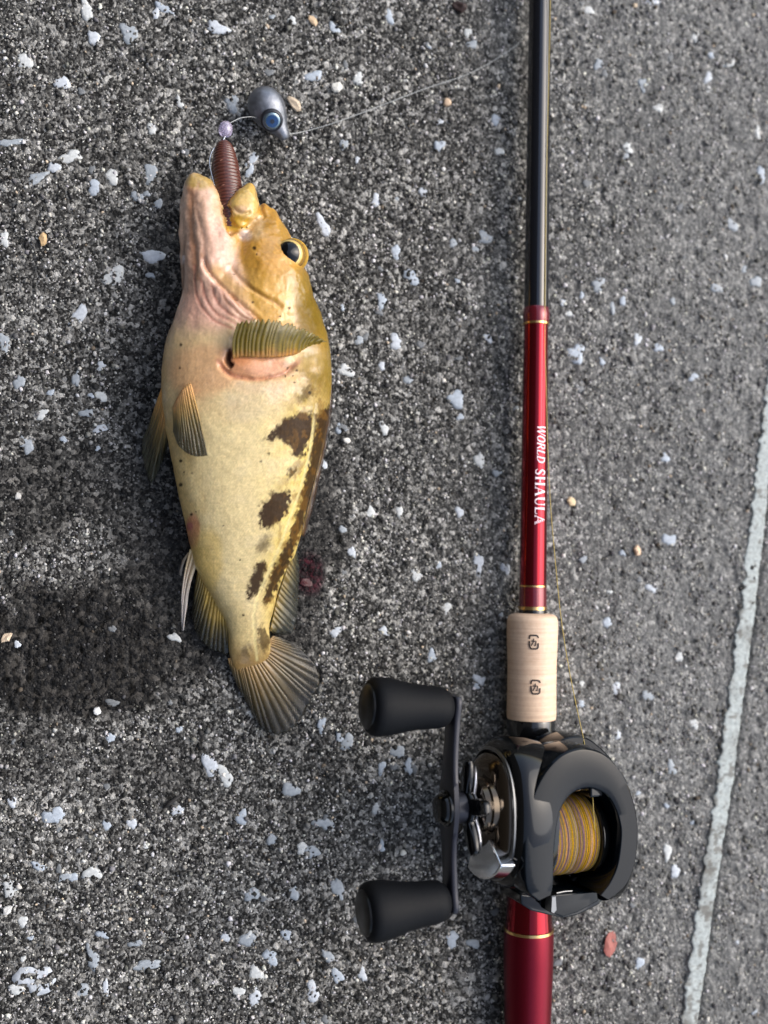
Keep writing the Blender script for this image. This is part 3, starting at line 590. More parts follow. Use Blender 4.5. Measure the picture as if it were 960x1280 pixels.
# ---- fins: membrane with raised rays
M_fin = vcol('fin_membrane', rough=.4, coat=.25, alpha=True, nscale=1400, nstr=.18, bump=.2, sss=.08)
def fin(name, base, tip, zb, zt, rays, cols, amp=.35, jag=0.0, bow=0.0, label=None, nu=None, nvv=26, thick=.0004, sag=0.0, see=1.0):
    """base, tip: pixel polylines; zb, zt heights mm along them; cols: sRGB from root to tip"""
    nu = nu or rays * 8; b = catmull(np.array(base, float), 10); t = catmull(np.array(tip, float), 10)
    def res(c, n):
        d = np.r_[0, np.cumsum(np.hypot(*np.diff(c, axis=0).T))]; s = np.linspace(0, d[-1], n); return np.stack([np.interp(s, d, c[:, 0]), np.interp(s, d, c[:, 1])], 1)
    b, t = res(b, nu), res(t, nu); u = np.linspace(0, 1, nu); s = np.linspace(0, 1, nvv)
    zb = np.interp(u, np.linspace(0, 1, len(zb)), zb); zt = np.interp(u, np.linspace(0, 1, len(zt)), zt)
    seedn = rng.uniform(0, 50); ray = np.cos((u * rays + (fbm(np.stack([u * rays * .6 + seedn, u * 0, u * 0], 1), 2, 14) - .5) * 1.1) * 2 * np.pi)
    V, Cc = [], []; cs = np.array([S(*c) for c in cols]); cp = np.linspace(0, 1, len(cols))
    for sj in s:
        e = 1 + jag * (ray * .5 + (fbm(np.stack([u * rays * 1.7 + seedn, u * 0, u * 0], 1), 3, 4) - .5) * 1.6) * sj ** 3
        pix = b + (t - b) * (sj * e)[:, None]
        nrm = np.stack([-(t - b)[:, 1], (t - b)[:, 0]], 1); nrm /= np.linalg.norm(nrm, axis=1)[:, None]
        pix = pix + nrm * (bow * np.sin(np.pi * sj) + (fbm(np.stack([u * 5 + seedn, u * 0 + sj * 3, u * 0], 1), 2, 9)[:, None] - .5) * 2.5 * sj)
        z = zb + (zt - zb) * sj + sag * np.sin(np.pi * sj) + amp * ray * (1 - .45 * sj) * sm(0, .12, sj) + (fbm(np.stack([u * 6 + seedn, u * 0 + sj * 2, u * 0], 1), 2, 3) - .5) * 1.6 * sj
        V.append(np.array([P(p[0], p[1], max(zz, .9) * .001) for p, zz in zip(pix, z)]) - FI)
        c = np.stack([np.interp(np.full(nu, sj) + (fbm(np.stack([u * 14 + seedn, u * 0 + sj * 4, u * 0], 1), 3, 2) - .5) * .35, cp, cs[:, k]) for k in range(3)], 1)
        c = c * (1 + .22 * ray[:, None] * (1 - .3 * sj)) * (1 + (fbm(np.stack([u * 40, u * 0 + sj * 25, u * 0], 1), 2, 8) - .5)[:, None] * .35)
        al = np.clip(1 - .42 * sm(.25, 1, sj) * (1 - .5 * (ray + 1) / 2) * see, .3, 1); Cc.append(np.c_[np.clip(c, .003, 1), al])
    V = np.concatenate(V); idn = np.arange(nu * nvv).reshape(nvv, nu)
    f = np.stack([idn[:-1, :-1], idn[:-1, 1:], idn[1:, 1:], idn[1:, :-1]], -1).reshape(-1, 4)
    o = mesh(name, V, f, M_fin, fish, colors=np.concatenate(Cc))
    m = o.modifiers.new('solid', 'SOLIDIFY'); m.thickness = thick; m.offset = 0
    if label: o['label'] = label
    return o
fin('tail_fin', [(285, 823), (300, 822), (318, 815), (333, 803), (341, 795)], Z3([(400, 800), (430, 880), (480, 970), (530, 1050), (580, 1095), (640, 1106), (710, 1075), (770, 985), (825, 880), (838, 815), (790, 735), (710, 668), (640, 630)]),
    [6, 7, 7.5, 7, 6], [2, 2, 2.5, 3, 3.5, 4, 4], 24, [(140, 110, 62), (104, 82, 42), (82, 68, 36), (62, 54, 34), (40, 38, 32)], amp=.2, jag=.02, label='olive grey fan-shaped tail fin')
fin('anal_fin', Z3([(245, 205), (275, 290), (310, 360), (345, 430), (378, 520)]), Z3([(203, 430), (210, 540), (235, 625), (285, 680), (340, 700), (378, 712), (384, 640)]),
    [15, 13, 12, 11, 9], [5, 4, 3.5, 4, 6], 15, [(212, 180, 112), (182, 150, 70), (104, 88, 40), (62, 56, 36), (36, 36, 30)], amp=.32, sag=1.5)
fin('anal_spine', Z3([(190, 185), (215, 195), (243, 210)]), Z3([(147, 560), (153, 592), (160, 585)]), [15, 15.5, 16], [3.5, 3.5, 3.5], 2, [(206, 180, 132), (190, 172, 150), (186, 176, 166), (170, 164, 160)], amp=.5, bow=4, nu=20)
fin('anal_spine', Z3([(178, 205), (190, 200)]), Z3([(140, 300), (143, 318)]), [12, 13], [6, 6], 1, [(200, 180, 150), (170, 160, 150)], amp=.2, nu=10, bow=2)
fin('dorsal_fin', Z3([(715, 130), (690, 230), (655, 340), (620, 450), (590, 590)]), Z3([(728, 200), (735, 330), (728, 450), (718, 540), (700, 600), (660, 615), (610, 610)]),
    [11, 10, 9, 8, 7], [8, 5, 4, 3.5, 3, 3, 4], 17, [(116, 96, 36), (82, 72, 36), (56, 54, 40), (38, 40, 36)], amp=.3, sag=.6)
fin('pelvic_fin', Z2([(158, 255), (172, 290), (185, 330), (192, 375)]), Z2([(68, 510), (66, 570), (78, 640), (95, 695), (130, 640), (160, 570), (172, 520)]),
    [24, 26, 28, 30], [7, 5, 4, 4, 6, 8], 12, [(216, 152, 84), (182, 132, 64), (110, 92, 48), (62, 60, 42), (84, 84, 70)], amp=.3, sag=2, label='outer pelvic fin with orange root and dark tip')
fin('pelvic_fin', Z2([(192, 375), (215, 330), (240, 290), (268, 268)]), Z2([(196, 480), (215, 530), (245, 563), (285, 583), (315, 584), (344, 580)]),
    [30, 34, 36.5, 37.5], [32, 34, 36, 37.5, 39, 40], 12, [(212, 160, 100), (166, 130, 70), (104, 90, 48), (72, 66, 42), (60, 58, 44)], amp=.28, sag=1.5, label='pelvic fin spread flat over the belly')
fin('pectoral_fin', Z2([(450, 165), (490, 158), (560, 160), (650, 158), (740, 142), (815, 112)]), Z2([(470, 18), (512, 12), (560, 4), (640, 8), (720, 30), (790, 60), (852, 96)]),
    [41, 42, 42, 40, 36, 30], [45, 46.5, 47, 45.5, 42, 37, 32], 21, [(156, 108, 46), (112, 92, 20), (96, 82, 14), (90, 78, 16), (108, 94, 36)], amp=.16, jag=.09, bow=-3, sag=1.2, see=.4, label='olive green pectoral fin folded up over the gill')
# spiny back fin folded down along the back
fin('folded_dorsal_fin', [(409, 452), (410, 500), (402, 560), (388, 620), (376, 668)], [(415, 460), (414, 505), (407, 560), (394, 622), (381, 672)], [16, 15, 14, 13, 11], [14, 13, 12, 11, 9], 9, [(92, 70, 26), (60, 40, 24), (44, 32, 24)], amp=.4)

# ---- eye
def eye():
    c = P(363, 318.5, .0290); r = .0058; to = np.array(CAM) - c; to /= np.linalg.norm(to)
    g = to + np.array([-.24, .14, 0]); g /= np.linalg.norm(g)
    u = np.array(Vector(g).orthogonal().normalized()); w = np.cross(g, u); n = 64
    def cap(a0, a1, k, colr, name, mat, bulge=1.0):
        th = np.linspace(a0, a1, k); ph = np.linspace(0, 2 * np.pi, n, endpoint=False); V, Cc = [], []
        for t in th:
            rr = r * (1 + (bulge - 1) * max(0, 1 - t / .8) ** 2)
            V.append(c + rr * (math.cos(t) * g + math.sin(t) * (np.cos(ph)[:, None] * u + np.sin(ph)[:, None] * w)))
            Cc.append(colr(t, ph))
        v, f = loft(V, True); return mesh(name, v - FI, f, mat, fish, colors=np.concatenate(Cc))
    def cc(t, ph):
        a = math.degrees(t); no_ = fbm(np.stack([np.cos(ph) * 6, np.sin(ph) * 6, np.full(n, a * .1)], 1), 3, 6)[:, None]
        stops = [49, 52, 56, 61, 67, 85, 180]; cl = [S(120, 96, 40), S(226, 206, 140), S(206, 172, 84), S(216, 190, 120), S(150, 114, 48), S(132, 98, 40), S(96, 72, 30)]
        b = np.array([np.interp(a, stops, [q[k] for q in cl]) for k in range(3)]); return np.tile(b, (n, 1)) * (.75 + .5 * no_)
    eb = cap(math.radians(46), math.radians(178), 40, cc, 'eyeball', vcol('eye_gold', rough=.2, coat=1, nscale=900, nstr=.15, bump=.05, coat_rough=.02))
    pu = cap(math.radians(.5), math.radians(49), 16, lambda t, ph: np.tile(S(6, 7, 10), (n, 1)), 'pupil', vcol('eye_pupil', rough=.08, coat=.3, spec=.3, nstr=0, bump=0, coat_rough=.01), 1.10)
    pu.parent = eb
    eb['label'] = 'bulging eye with gold ring and black pupil'
    # lid fold around the socket
    ph = np.linspace(0, 2 * np.pi, 60); 
    rim = c - g * r * .35 + r * .97 * (np.cos(ph)[:, None] * u + np.sin(ph)[:, None] * w)
    v, f = wire(rim, .0009, 10); o = mesh('eye_socket_rim', v - FI, f, M_skin, fish, colors=np.tile(S(176, 140, 58) * .9, (len(v), 1)))
eye()
# ------------------------------------------------------------------ rod
RA, RB = P(675, 0, .0108), P(659.5, 1280, .0108)
rod_dir = (RA - RB) / np.linalg.norm(RA - RB)             # butt -> tip
_t = np.linspace(-.6, 1.6, 4001); _py = proj(RA + np.outer(_t, RB - RA))[:, 1]
def rod_pt(y): return RA + (RB - RA) * np.interp(y, _py, _t)
def rod_s(y): return float((rod_pt(y) - RA) @ -rod_dir)  # metres from RA towards the butt
def depth(p): return float((np.asarray(p) - CAMn) @ np.array(fwd))
def rad(y, half): return half * depth(rod_pt(y)) / FPX
rod = empty('fishing_rod', tuple(RA * [1, 1, 0]))
tag(rod, 'dark red and black fishing rod with pale cork foregrip lying on the pavement', 'fishing rod')
RO = np.array(rod.location)
def rpart(name, prof, mat, seg=64, label=None):
    """prof: (photo row, half width px)"""
    v, f = lathe([(rod_s(y), rad(y, h)) for y, h in prof], -rod_dir, RA - RO, seg)
    o = sharp(fixn(mesh(name, v, f, mat, rod)), 40)
    if label: o['label'] = label
    return o
M_blank = plain('black_blank', lin(6, 10, 20), .05, coat=.35, spec=.6, noise=.05, nscale=300)
M_red = plain('red_metal_lacquer', (0.24, .002, .011, 1), .09, metal=.95, coat=.4, coat_rough=.04)
M_redw = plain('dark_red_wrap', (0.16, .004, .014, 1), .22, metal=.5, coat=.9, coat_rough=.04)
M_redm = plain('matte_red_grip', (0.17, .004, .015, 1), .36, metal=.82, coat=.12, coat_rough=.3, noise=.06, nscale=900)
M_gold = plain('gold_ring', (0.75, .48, .20, 1), .22, metal=1)
M_blk = plain('gloss_black', lin(16, 17, 19), .14, coat=.5, spec=.5)
def cork_mat():
    m, t, b = newmat('pale_cork'); N = t.nodes.new; L = t.links.new
    tc = N('ShaderNodeTexCoord'); mp = N('ShaderNodeMapping'); mp.inputs['Scale'].default_value = (30, 900, 30); L(tc.outputs['Object'], mp.inputs[0])
    n1 = N('ShaderNodeTexNoise'); n1.inputs['Scale'].default_value = 1; n1.inputs['Detail'].default_value = 4; L(mp.outputs[0], n1.inputs['Vector'])
    n2 = N('ShaderNodeTexNoise'); n2.inputs['Scale'].default_value = 620; n2.inputs['Detail'].default_value = 5; L(tc.outputs['Object'], n2.inputs['Vector'])
    ad = N('ShaderNodeMath'); ad.operation = 'MULTIPLY_ADD'; L(n2.outputs['Fac'], ad.inputs[0]); ad.inputs[1].default_value = .45; L(n1.outputs['Fac'], ad.inputs[2])
    r = N('ShaderNodeValToRGB'); e = r.color_ramp.elements; e[0].position = .42; e[0].color = lin(214, 180, 152, .86); e[1].position = .95; e[1].color = lin(236, 208, 180, .9)
    L(ad.outputs[0], r.inputs[0]); L(r.outputs[0], b.inputs['Base Color']); b.inputs['Roughness'].default_value = .48; b.inputs['Specular IOR Level'].default_value = .35
    bp = N('ShaderNodeBump'); bp.inputs['Strength'].default_value = .18; bp.inputs['Distance'].default_value = .0003; L(ad.outputs[0], bp.inputs['Height']); L(bp.outputs[0], b.inputs['Normal'])
    return m
M_cork = cork_mat()
rpart('blank', [(-760, 10.0), (-400, 12.0), (0, 13.8), (200, 14.5), (386, 15.2)], M_blank, label='glossy black rod blank')
rpart('ferrule_wrap', [(384, 14.5), (386, 16.2), (395, 16.8), (403, 16.4), (406, 15.6)], M_redw)
rpart('gold_ring', [(403.5, 15.5), (404, 16.4), (406.5, 16.4), (407, 15.5)], M_gold)
rpart('butt_section', [(405, 15.2), (480, 15.9), (600, 16.4), (731, 17.0)], M_red, label='glossy metallic red butt section')
rpart('gold_ring', [(731, 16.6), (731.5, 17.3), (733.5, 17.3), (734, 16.6)], M_gold)
rpart('winding', [(733, 17.0), (745, 17.3), (758, 17.3)], M_redw)
rpart('gold_ring', [(757.5, 17.0), (758, 17.9), (762, 17.9), (762.5, 17)], M_gold)
rpart('winding_check', [(762, 17.3), (763, 17.6), (769, 17.6), (770, 17.2)], M_blk)
rpart('foregrip', [(766, 16), (767, 23), (768.5, 27.5), (771, 30.2), (775, 31.4), (782, 31.8), (800, 31.5), (830, 30.6), (860, 30.4), (885, 30.8), (894, 30.8), (898, 30.2), (899.5, 28)], M_cork, 96, 'pale cork foregrip with fine rings')
rpart('lock_ring', [(897, 27), (898, 29.5), (901, 30.2), (914, 29.8), (918, 29.2), (920, 27)], M_blk)
rpart('reel_seat', [(918, 25), (935, 25.5), (960, 26), (1060, 26), (1110, 27), (1140, 28.6), (1160, 30.2)], M_red)
rpart('gold_ring', [(1158.5, 30), (1159, 31.3), (1162.5, 31.4), (1163, 30.4)], M_gold)
rpart('rear_grip', [(1162, 30.6), (1168, 31.1), (1200, 31), (1280, 28.8), (1400, 27.5), (1560, 27.5), (1640, 29.5), (1650, 29), (1653, 20)], M_redm, 96, 'satin dark red rear grip')
rpart('butt_cap', [(1651, 28), (1653, 29.6), (1668, 29.6), (1672, 26)], M_blk)

# lettering follows the curve of the rod; strokes in letter units (x reading, y up)
GLY = {
 'W': (1.35, [((0, 1), (.32, 0), .17), ((.32, 0), (.62, 1), .08), ((.62, 1), (.92, 0), .17), ((.92, 0), (1.25, 1), .08), ((-.06, 1), (.14, 1), .06), ((.52, 1), (.74, 1), .06), ((1.14, 1), (1.34, 1), .06)]),
 'O': (.95, 'O'), 'R': (.92, [((.14, 0), (.14, 1), .18), ((.1, .97), (.55, .95), .08), ((.55, .95), (.74, .76), .15), ((.74, .76), (.55, .52), .15), ((.55, .52), (.14, .5), .07), ((.45, .5), (.86, 0), .16), ((0, .02), (.3, .02), .06)]),
 'L': (.78, [((.16, 0), (.16, 1), .18), ((.02, .97), (.32, .97), .06), ((.02, .03), (.68, .03), .07), ((.68, .03), (.72, .22), .07)]),
 'D': (1.0, [((.16, 0), (.16, 1), .18), ((.02, .97), (.5, .96), .07), ((.5, .96), (.8, .75), .13), ((.8, .75), (.86, .5), .19), ((.86, .5), (.8, .25), .19), ((.8, .25), (.5, .04), .13), ((.5, .04), (.02, .03), .07)]),
 'S': (.72, [((.62, .78), (.54, .94), .08), ((.54, .94), (.3, .98), .08), ((.3, .98), (.12, .8), .13), ((.12, .8), (.2, .6), .17), ((.2, .6), (.5, .42), .2), ((.5, .42), (.6, .22), .17), ((.6, .22), (.42, .03), .12), ((.42, .03), (.16, .06), .08), ((.16, .06), (.06, .25), .08)]),
 'H': (1.0, [((.17, 0), (.17, 1), .2), ((.8, 0), (.8, 1), .2), ((.17, .5), (.8, .5), .07), ((.02, .02), (.32, .02), .06), ((.02, .98), (.32, .98), .06), ((.65, .02), (.95, .02), .06), ((.65, .98), (.95, .98), .06)]),
 'A': (.98, [((.06, 0), (.46, 1), .08), ((.46, 1), (.84, 0), .2), ((.2, .33), (.66, .33), .06), ((-.04, .02), (.2, .02), .06), ((.7, .02), (.98, .02), .06)]),
 'U': (.95, [((.16, 1), (.16, .3), .19), ((.16, .3), (.28, .07), .15), ((.28, .07), (.5, 0), .1), ((.5, 0), (.7, .1), .08), ((.7, .1), (.78, .32), .07), ((.78, .32), (.78, 1), .07), ((.01, .98), (.32, .98), .06), ((.66, .98), (.92, .98), .06)]),
}
_a = np.linspace(0, 2 * np.pi, 15)
GLY['O'] = (.95, [((.44 + .37 * math.cos(_a[i]), .5 + .49 * math.sin(_a[i])), (.44 + .37 * math.cos(_a[i + 1]), .5 + .49 * math.sin(_a[i + 1])), .08 + .12 * abs(math.cos((_a[i] + _a[i + 1]) / 2))) for i in range(14)])
def on_rod(y, dx, half, lift=.00006):
    """point on the rod's surface seen dx px to the right of its axis"""
    c = rod_pt(y); toc = CAMn - c; toc = toc - rod_dir * (toc @ rod_dir); toc /= np.linalg.norm(toc)
    right = np.cross(rod_dir, toc); ph = math.asin(max(-.98, min(.98, dx / half)))
    return c + (rad(y, half) + lift) * (math.cos(ph) * toc + math.sin(ph) * right)
def strokes(segs, half, lift=.00006):
    """segs: ((y0,dx0),(y1,dx1),width px) -> thin strips wrapped on the rod"""
    V, F = [], []
    for (y0, d0), (y1, d1), w in segs:
        L = math.hypot(y1 - y0, d1 - d0) or 1e-6; ny, nd = -(d1 - d0) / L * w / 2, (y1 - y0) / L * w / 2; k = 5; b = len(V)
        for i in range(k + 1):
            t = i / k; y, d = y0 + (y1 - y0) * t, d0 + (d1 - d0) * t
            V += [on_rod(y + ny, d + nd, half, lift) - RO, on_rod(y - ny, d - nd, half, lift) - RO]
        F += [(b + 2 * i, b + 2 * i + 1, b + 2 * i + 3, b + 2 * i + 2) for i in range(k)]
    return np.array(V), F
def word(txt, y0, y1, base, top, half, slant, bold, space=.1):
    tot = sum(GLY[c][0] + space for c in txt) - space; k = (y1 - y0) / tot; x = 0; segs = []
    for c in txt:
        wd, st = GLY[c]
        for a, b, w in st:
            f = lambda p: (y0 + (x + p[0] + slant * p[1]) * k, base + (top - base) * p[1])
            segs.append((f(a), f(b), w * bold * (top - base)))
        x += wd + space
    return strokes(segs, half)
M_letter = plain('white_print', lin(238, 226, 230), .4)
for txt, y0, y1, ba, tp, hf, sl_, bo in [('WORLD', 533, 579, 3.2, 12.6, 16.2, .28, 1.0), ('SHAULA', 587, 656, 1.4, 12.9, 16.5, 0, 1.05)]:
    o = mesh('lettering', *word(txt, y0, y1, ba, tp, hf, sl_, bo), M_letter, rod)
    o['label'] = 'white serif lettering running down the red section'
# two small printed marks on the foregrip
M_ink = plain('dark_print', lin(52, 42, 40), .6)
def mark(yc, dx0, hf, s=1.0):
    g = [((-5, -6.5), (-5, -4)), ((-5, -1.5), (-5, 4.5)), ((-5, 4.5), (-3, 8)), ((-3, 8), (3.5, 8)), ((3.5, 8), (5.5, 6.5)), ((5.5, 6.5), (5.5, 1)), ((5.5, -5.5), (5.5, -7)), ((5.5, -7), (3.5, -8.5)), ((3.5, -8.5), (-4, -8.5)), ((-4, -8.5), (-5, -6.5)),
         ((-2.8, -1.5), (3, -1.5)), ((3, -1.5), (2.2, 4.2)), ((2.2, 4.2), (.8, 3.4)), ((.2, -4.5), (-.3, 0)), ((-.3, 0), (-3, 4.4))]
    return strokes([((yc + a[1] * s, dx0 + a[0] * s), (yc + b[1] * s, dx0 + b[0] * s), 1.9 if i < 10 else 1.3) for i, (a, b) in enumerate(g)], hf, .00012)
for yc, dx0, hf in ((800.5, 1.6, 31.75), (855.5, 4.3, 30.85)):
    mesh('printed_mark', *mark(yc, dx0, hf), M_ink, rod)
# first line guide, further up the blank than the picture shows
gp = rod_pt(-560); v, f = wire([gp + np.array([.0, 0, .016]) + .008 * np.array([math.cos(a), 0, math.sin(a)]) for a in np.linspace(0, 2 * math.pi, 33)], .0009, 8)
mesh('line_guide', v - RO, f, M_blk, rod)
v, f = wire([gp + np.array([0, .02, .004]), gp + np.array([0, .004, .008]), gp + np.array([0, 0, .009])], .0008); mesh('guide_foot', v - RO, f, M_blk, rod)
# ------------------------------------------------------------------ reel (local frame: x along spool, y to the rod tip, z away from the rod)
ROLL = math.radians(13)
rO = rod_pt(1045); ey = Vector(rod_dir); ez0 = Vector((0, 0, 1)); ez0 = (ez0 - ey * ez0.dot(ey)).normalized(); ex0 = ey.cross(ez0)
ez = ez0 * math.cos(ROLL) + ex0 * math.sin(ROLL); ex = ey.cross(ez)
RMX = Matrix.Translation(Vector(rO)) @ Matrix((ex, ey, ez)).transposed().to_4x4()
reel = empty('fishing_reel', mw=RMX)
tag(reel, 'glossy black baitcasting reel with double black handle, clamped on the red rod', 'fishing reel')
ra = np.array(Matrix((ex, ey, ez)))
def Lp(px, py, h):
    """photo pixel on the reel's own level h (mm) -> local mm"""
    d = ra @ rayd(px, py); o = ra @ (CAMn - rO); t = (h * .001 - o[2]) / d[2]; return (o + d * t) * 1000
def lmesh(name, v, f, mat, parent=reel, ang=38, **k):
    o = fixn(mesh(name, np.asarray(v) * .001, f, mat, parent, **k)); return sharp(o, ang)
Q5 = lambda pts: [(560 + a / 3.692, 890 + b / 3.692) for a, b in pts]
M_rblk = plain('reel_gloss_black', lin(4, 5, 6), .05, spec=.42, noise=.03, nscale=200)
M_hood = plain('reel_slate_black', lin(5, 11, 17), .08, spec=.22, noise=.04, nscale=600, bump=.03)
M_steel = plain('reel_dull_steel', (.18, .185, .19, 1), .35, metal=1)
M_chrome = plain('reel_chrome', (.8, .8, .8, 1), .14, metal=1)
M_bronze = plain('reel_smoked_chrome', (.10, .08, .06, 1), .14, metal=1)
M_eva = plain('black_foam', lin(7, 9, 13), .62, spec=.16, noise=.12, nscale=1500, bump=.25)
M_cap = plain('knob_cap_black', lin(8, 9, 10), .3, spec=.3)
M_arm = plain('handle_anodised', lin(34, 35, 43), .36, metal=.3, noise=.04, nscale=900)
def ring(outer, inner, h, prof, per=5):
    """U-shaped arch: outer/inner pixel polylines on level h, prof = (t inner->outer, dz mm)"""
    o = catmull(np.array([Lp(x, y, h)[:2] for x, y in Q5(outer)]), per); i_ = catmull(np.array([Lp(x, y, h)[:2] for x, y in Q5(inner)]), per)
    rings = []
    for a, b in zip(i_, o): rings.append(np.array([np.r_[a + (b - a) * t, h + dz] for t, dz in prof]))
    return loft(rings)
OUT = [(415, 872), (360, 815), (350, 640), (360, 520), (385, 400), (440, 285), (510, 205), (580, 170), (650, 165), (730, 195), (800, 270), (848, 370), (874, 470), (881, 570), (868, 700), (826, 800), (745, 868)]
INN = [(478, 842), (488, 780), (492, 650), (500, 560), (514, 480), (536, 425), (566, 386), (602, 362), (650, 352), (700, 364), (742, 392), (772, 442), (791, 500), (799, 570), (783, 700), (748, 785), (705, 845)]
HH = 43
v, f = ring(OUT, INN, HH, [(0, -17), (-.02, -9), (-.02, -2.0), (.0, -.5), (.03, -.1), (.06, 0), (.5, .0), (.90, 0), (.94, -.15), (.98, -.7), (1.0, -1.6), (1.04, -6), (1.03, -12), (.98, -18), (.9, -24), (.6, -26)])
lmesh('hood', v, f, M_hood, ang=22)['label'] = 'slate black horseshoe hood round the spool opening'
v, f = ring([(372, 560), (362, 470), (366, 380), (398, 280), (440, 200), (490, 145), (560, 112), (640, 116), (705, 160), (760, 215)], [(440, 560), (418, 470), (414, 390), (440, 300), (475, 235), (515, 195), (565, 170), (630, 172), (680, 210), (720, 260)], 27,
            [(0, -14), (0, -1.2), (.08, -.3), (.18, 0), (.82, 0), (.93, -.4), (1, -1.6), (1.03, -6), (.98, -13)])
lmesh('front_frame', v, f, M_hood, ang=24)
# core of the frame under the spool
bo = np.array([Lp(x, y, 14)[:2] for x, y in Q5([(330, 880), (318, 700), (322, 500), (345, 330), (400, 240), (480, 190), (600, 190), (700, 250), (770, 370), (800, 520), (790, 700), (720, 860), (560, 925), (440, 915)])])
bo = catmull(np.vstack([bo, bo[:1]]), 5)[:-1]; cen = bo.mean(0)
rings = [np.c_[cen + (bo - cen) * s, np.full(len(bo), z)] for s, z in [(.7, 5.5), (.86, 7), (.96, 10), (1, 13), (.98, 15.5), (.9, 16.5)]]
v, f = loft(rings); lmesh('frame', v, f, M_rblk)
v, f = box(0, 0, 7.2, 12, 40, 3); bevel(lmesh('reel_foot', v, f, M_chrome, smooth=False), .0008)
v, f = box(0, 0, 10.5, 16, 26, 8); bevel(lmesh('foot_stem', v, f, M_rblk, smooth=False), .002)

# spool with wound line
AX = 24.0; sc_ = Lp(722, 1052, AX + 13); sy, sx = sc_[1], sc_[0]
xl, xr = Lp(694, 1055, AX + 14)[0], Lp(750, 1055, AX + 14)[0]
def lx(prof, name, mat, y=None, h=None, seg=72, parent=reel, ang=38, colors=None, closed=True):
    v, f = lathe(prof, (1, 0, 0), (0, sy if y is None else y, AX if h is None else h), seg, closed)
    return lmesh(name, v, f, mat, parent, ang, colors=colors)
spool = lx([(xl - 1.2, 9), (xl - 1.2, 16.2), (xl - .9, 16.6), (xl - .2, 16.6), (xl, 16.2), (xl + .05, 11), (xr - .05, 11), (xr, 16), (xr + .5, 16.4), (xr + 1.6, 16.2), (xr + 5.5, 13), (xr + 6, 6)], 'spool', M_rblk)
wr = np.random.default_rng(3); nw = 92; xs = np.linspace(xl + .05, xr - .05, nw * 4); turn = np.arange(nw * 4) / 4
pr = [(xl + .04, 11.2)] + [(x, 14.6 + .18 * abs(math.sin(math.pi * t)) - .5 * ((2 * (x - xl) / (xr - xl) - 1) ** 4) + .12 * math.sin(t * .37)) for x, t in zip(xs, turn)] + [(xr - .04, 11.2)]
pal = np.array([S(206, 172, 40), S(168, 140, 152), S(138, 112, 136), S(150, 142, 84), S(188, 166, 172), S(96, 92, 58), S(222, 184, 20)])
ci = wr.choice(7, nw, p=[.26, .2, .16, .14, .08, .06, .1]); ci[:5] = 6; seg = 96
cc = np.array([pal[ci[min(nw - 1, int(t))]] for t in np.r_[0, turn, nw]])
cols = np.repeat(cc, seg, 0).reshape(len(pr), seg, 3)
shift = np.array([int(3 * math.sin(2 * math.pi * k / seg)) for k in range(seg)])
for k in range(seg): cols[:, k] = np.roll(cols[:, k], shift[k], 0)
lx(pr, 'wound_line', vcol('braided_line', rough=.55, spec=.3, nscale=2600, nstr=.35, bump=.3), seg=seg, parent=spool, ang=80, colors=np.clip(cols.reshape(-1, 3) * np.array([1.05, 1.0, .82]), 0, 1))['label'] = 'yellow and mauve braided line wound on the spool'
v, f = lathe([(xl - 3, 1.6), (xr + 6, 1.6)], (1, 0, 0), (0, sy + 19, AX + 9), 20); lmesh('level_wind_bar', v, f, M_chrome)
gx_ = Lp(738, 968, AX + 11)[0]
v, f = join([box(gx_, sy + 18.5, AX + 11, 6, 5, 9)]); bevel(lmesh('level_wind_guide', v, f, M_rblk, smooth=False), .001)
# thumb bar
tb = [Lp(x, y, 34)[:2] for x, y in Q5([(478, 848), (500, 843), (690, 826), (697, 872), (600, 925), (530, 947), (478, 930)])]
def prism(poly, z0, z1, inset=.0):
    p = np.array(poly); c = p.mean(0)
    return loft([np.c_[p, np.full(len(p), z0)], np.c_[p, np.full(len(p), z1 - .4)], np.c_[c + (p - c) * (1 - inset), np.full(len(p), z1)]])
v, f = prism(tb, 16, 34, .05); tbar = bevel(lmesh('thumb_bar', v, f, M_hood, smooth=False), .0006)
ed_ = [Lp(x, y, 34.3)[:2] for x, y in Q5([(478, 850), (496, 846), (500, 915), (486, 932), (474, 925)])]
v, f = prism(ed_, 30, 34.6, .1); lmesh('thumb_bar_edge', v, f, M_steel, tbar, smooth=False)
v, f = wire([Lp(x, y, 33) for x, y in Q5([(500, 836), (540, 828), (572, 826)])], .38); lmesh('release_pin', v, f, M_steel, tbar)
# rear bridge
rb = [Lp(x, y, 26)[:2] for x, y in Q5([(330, 840), (470, 855), (705, 850), (700, 885), (600, 935), (530, 950), (460, 935), (380, 915), (335, 885)])]
v, f = prism(rb, 10, 26.5, .06); bevel(lmesh('rear_bridge', v, f, M_rblk, smooth=True), .0015)

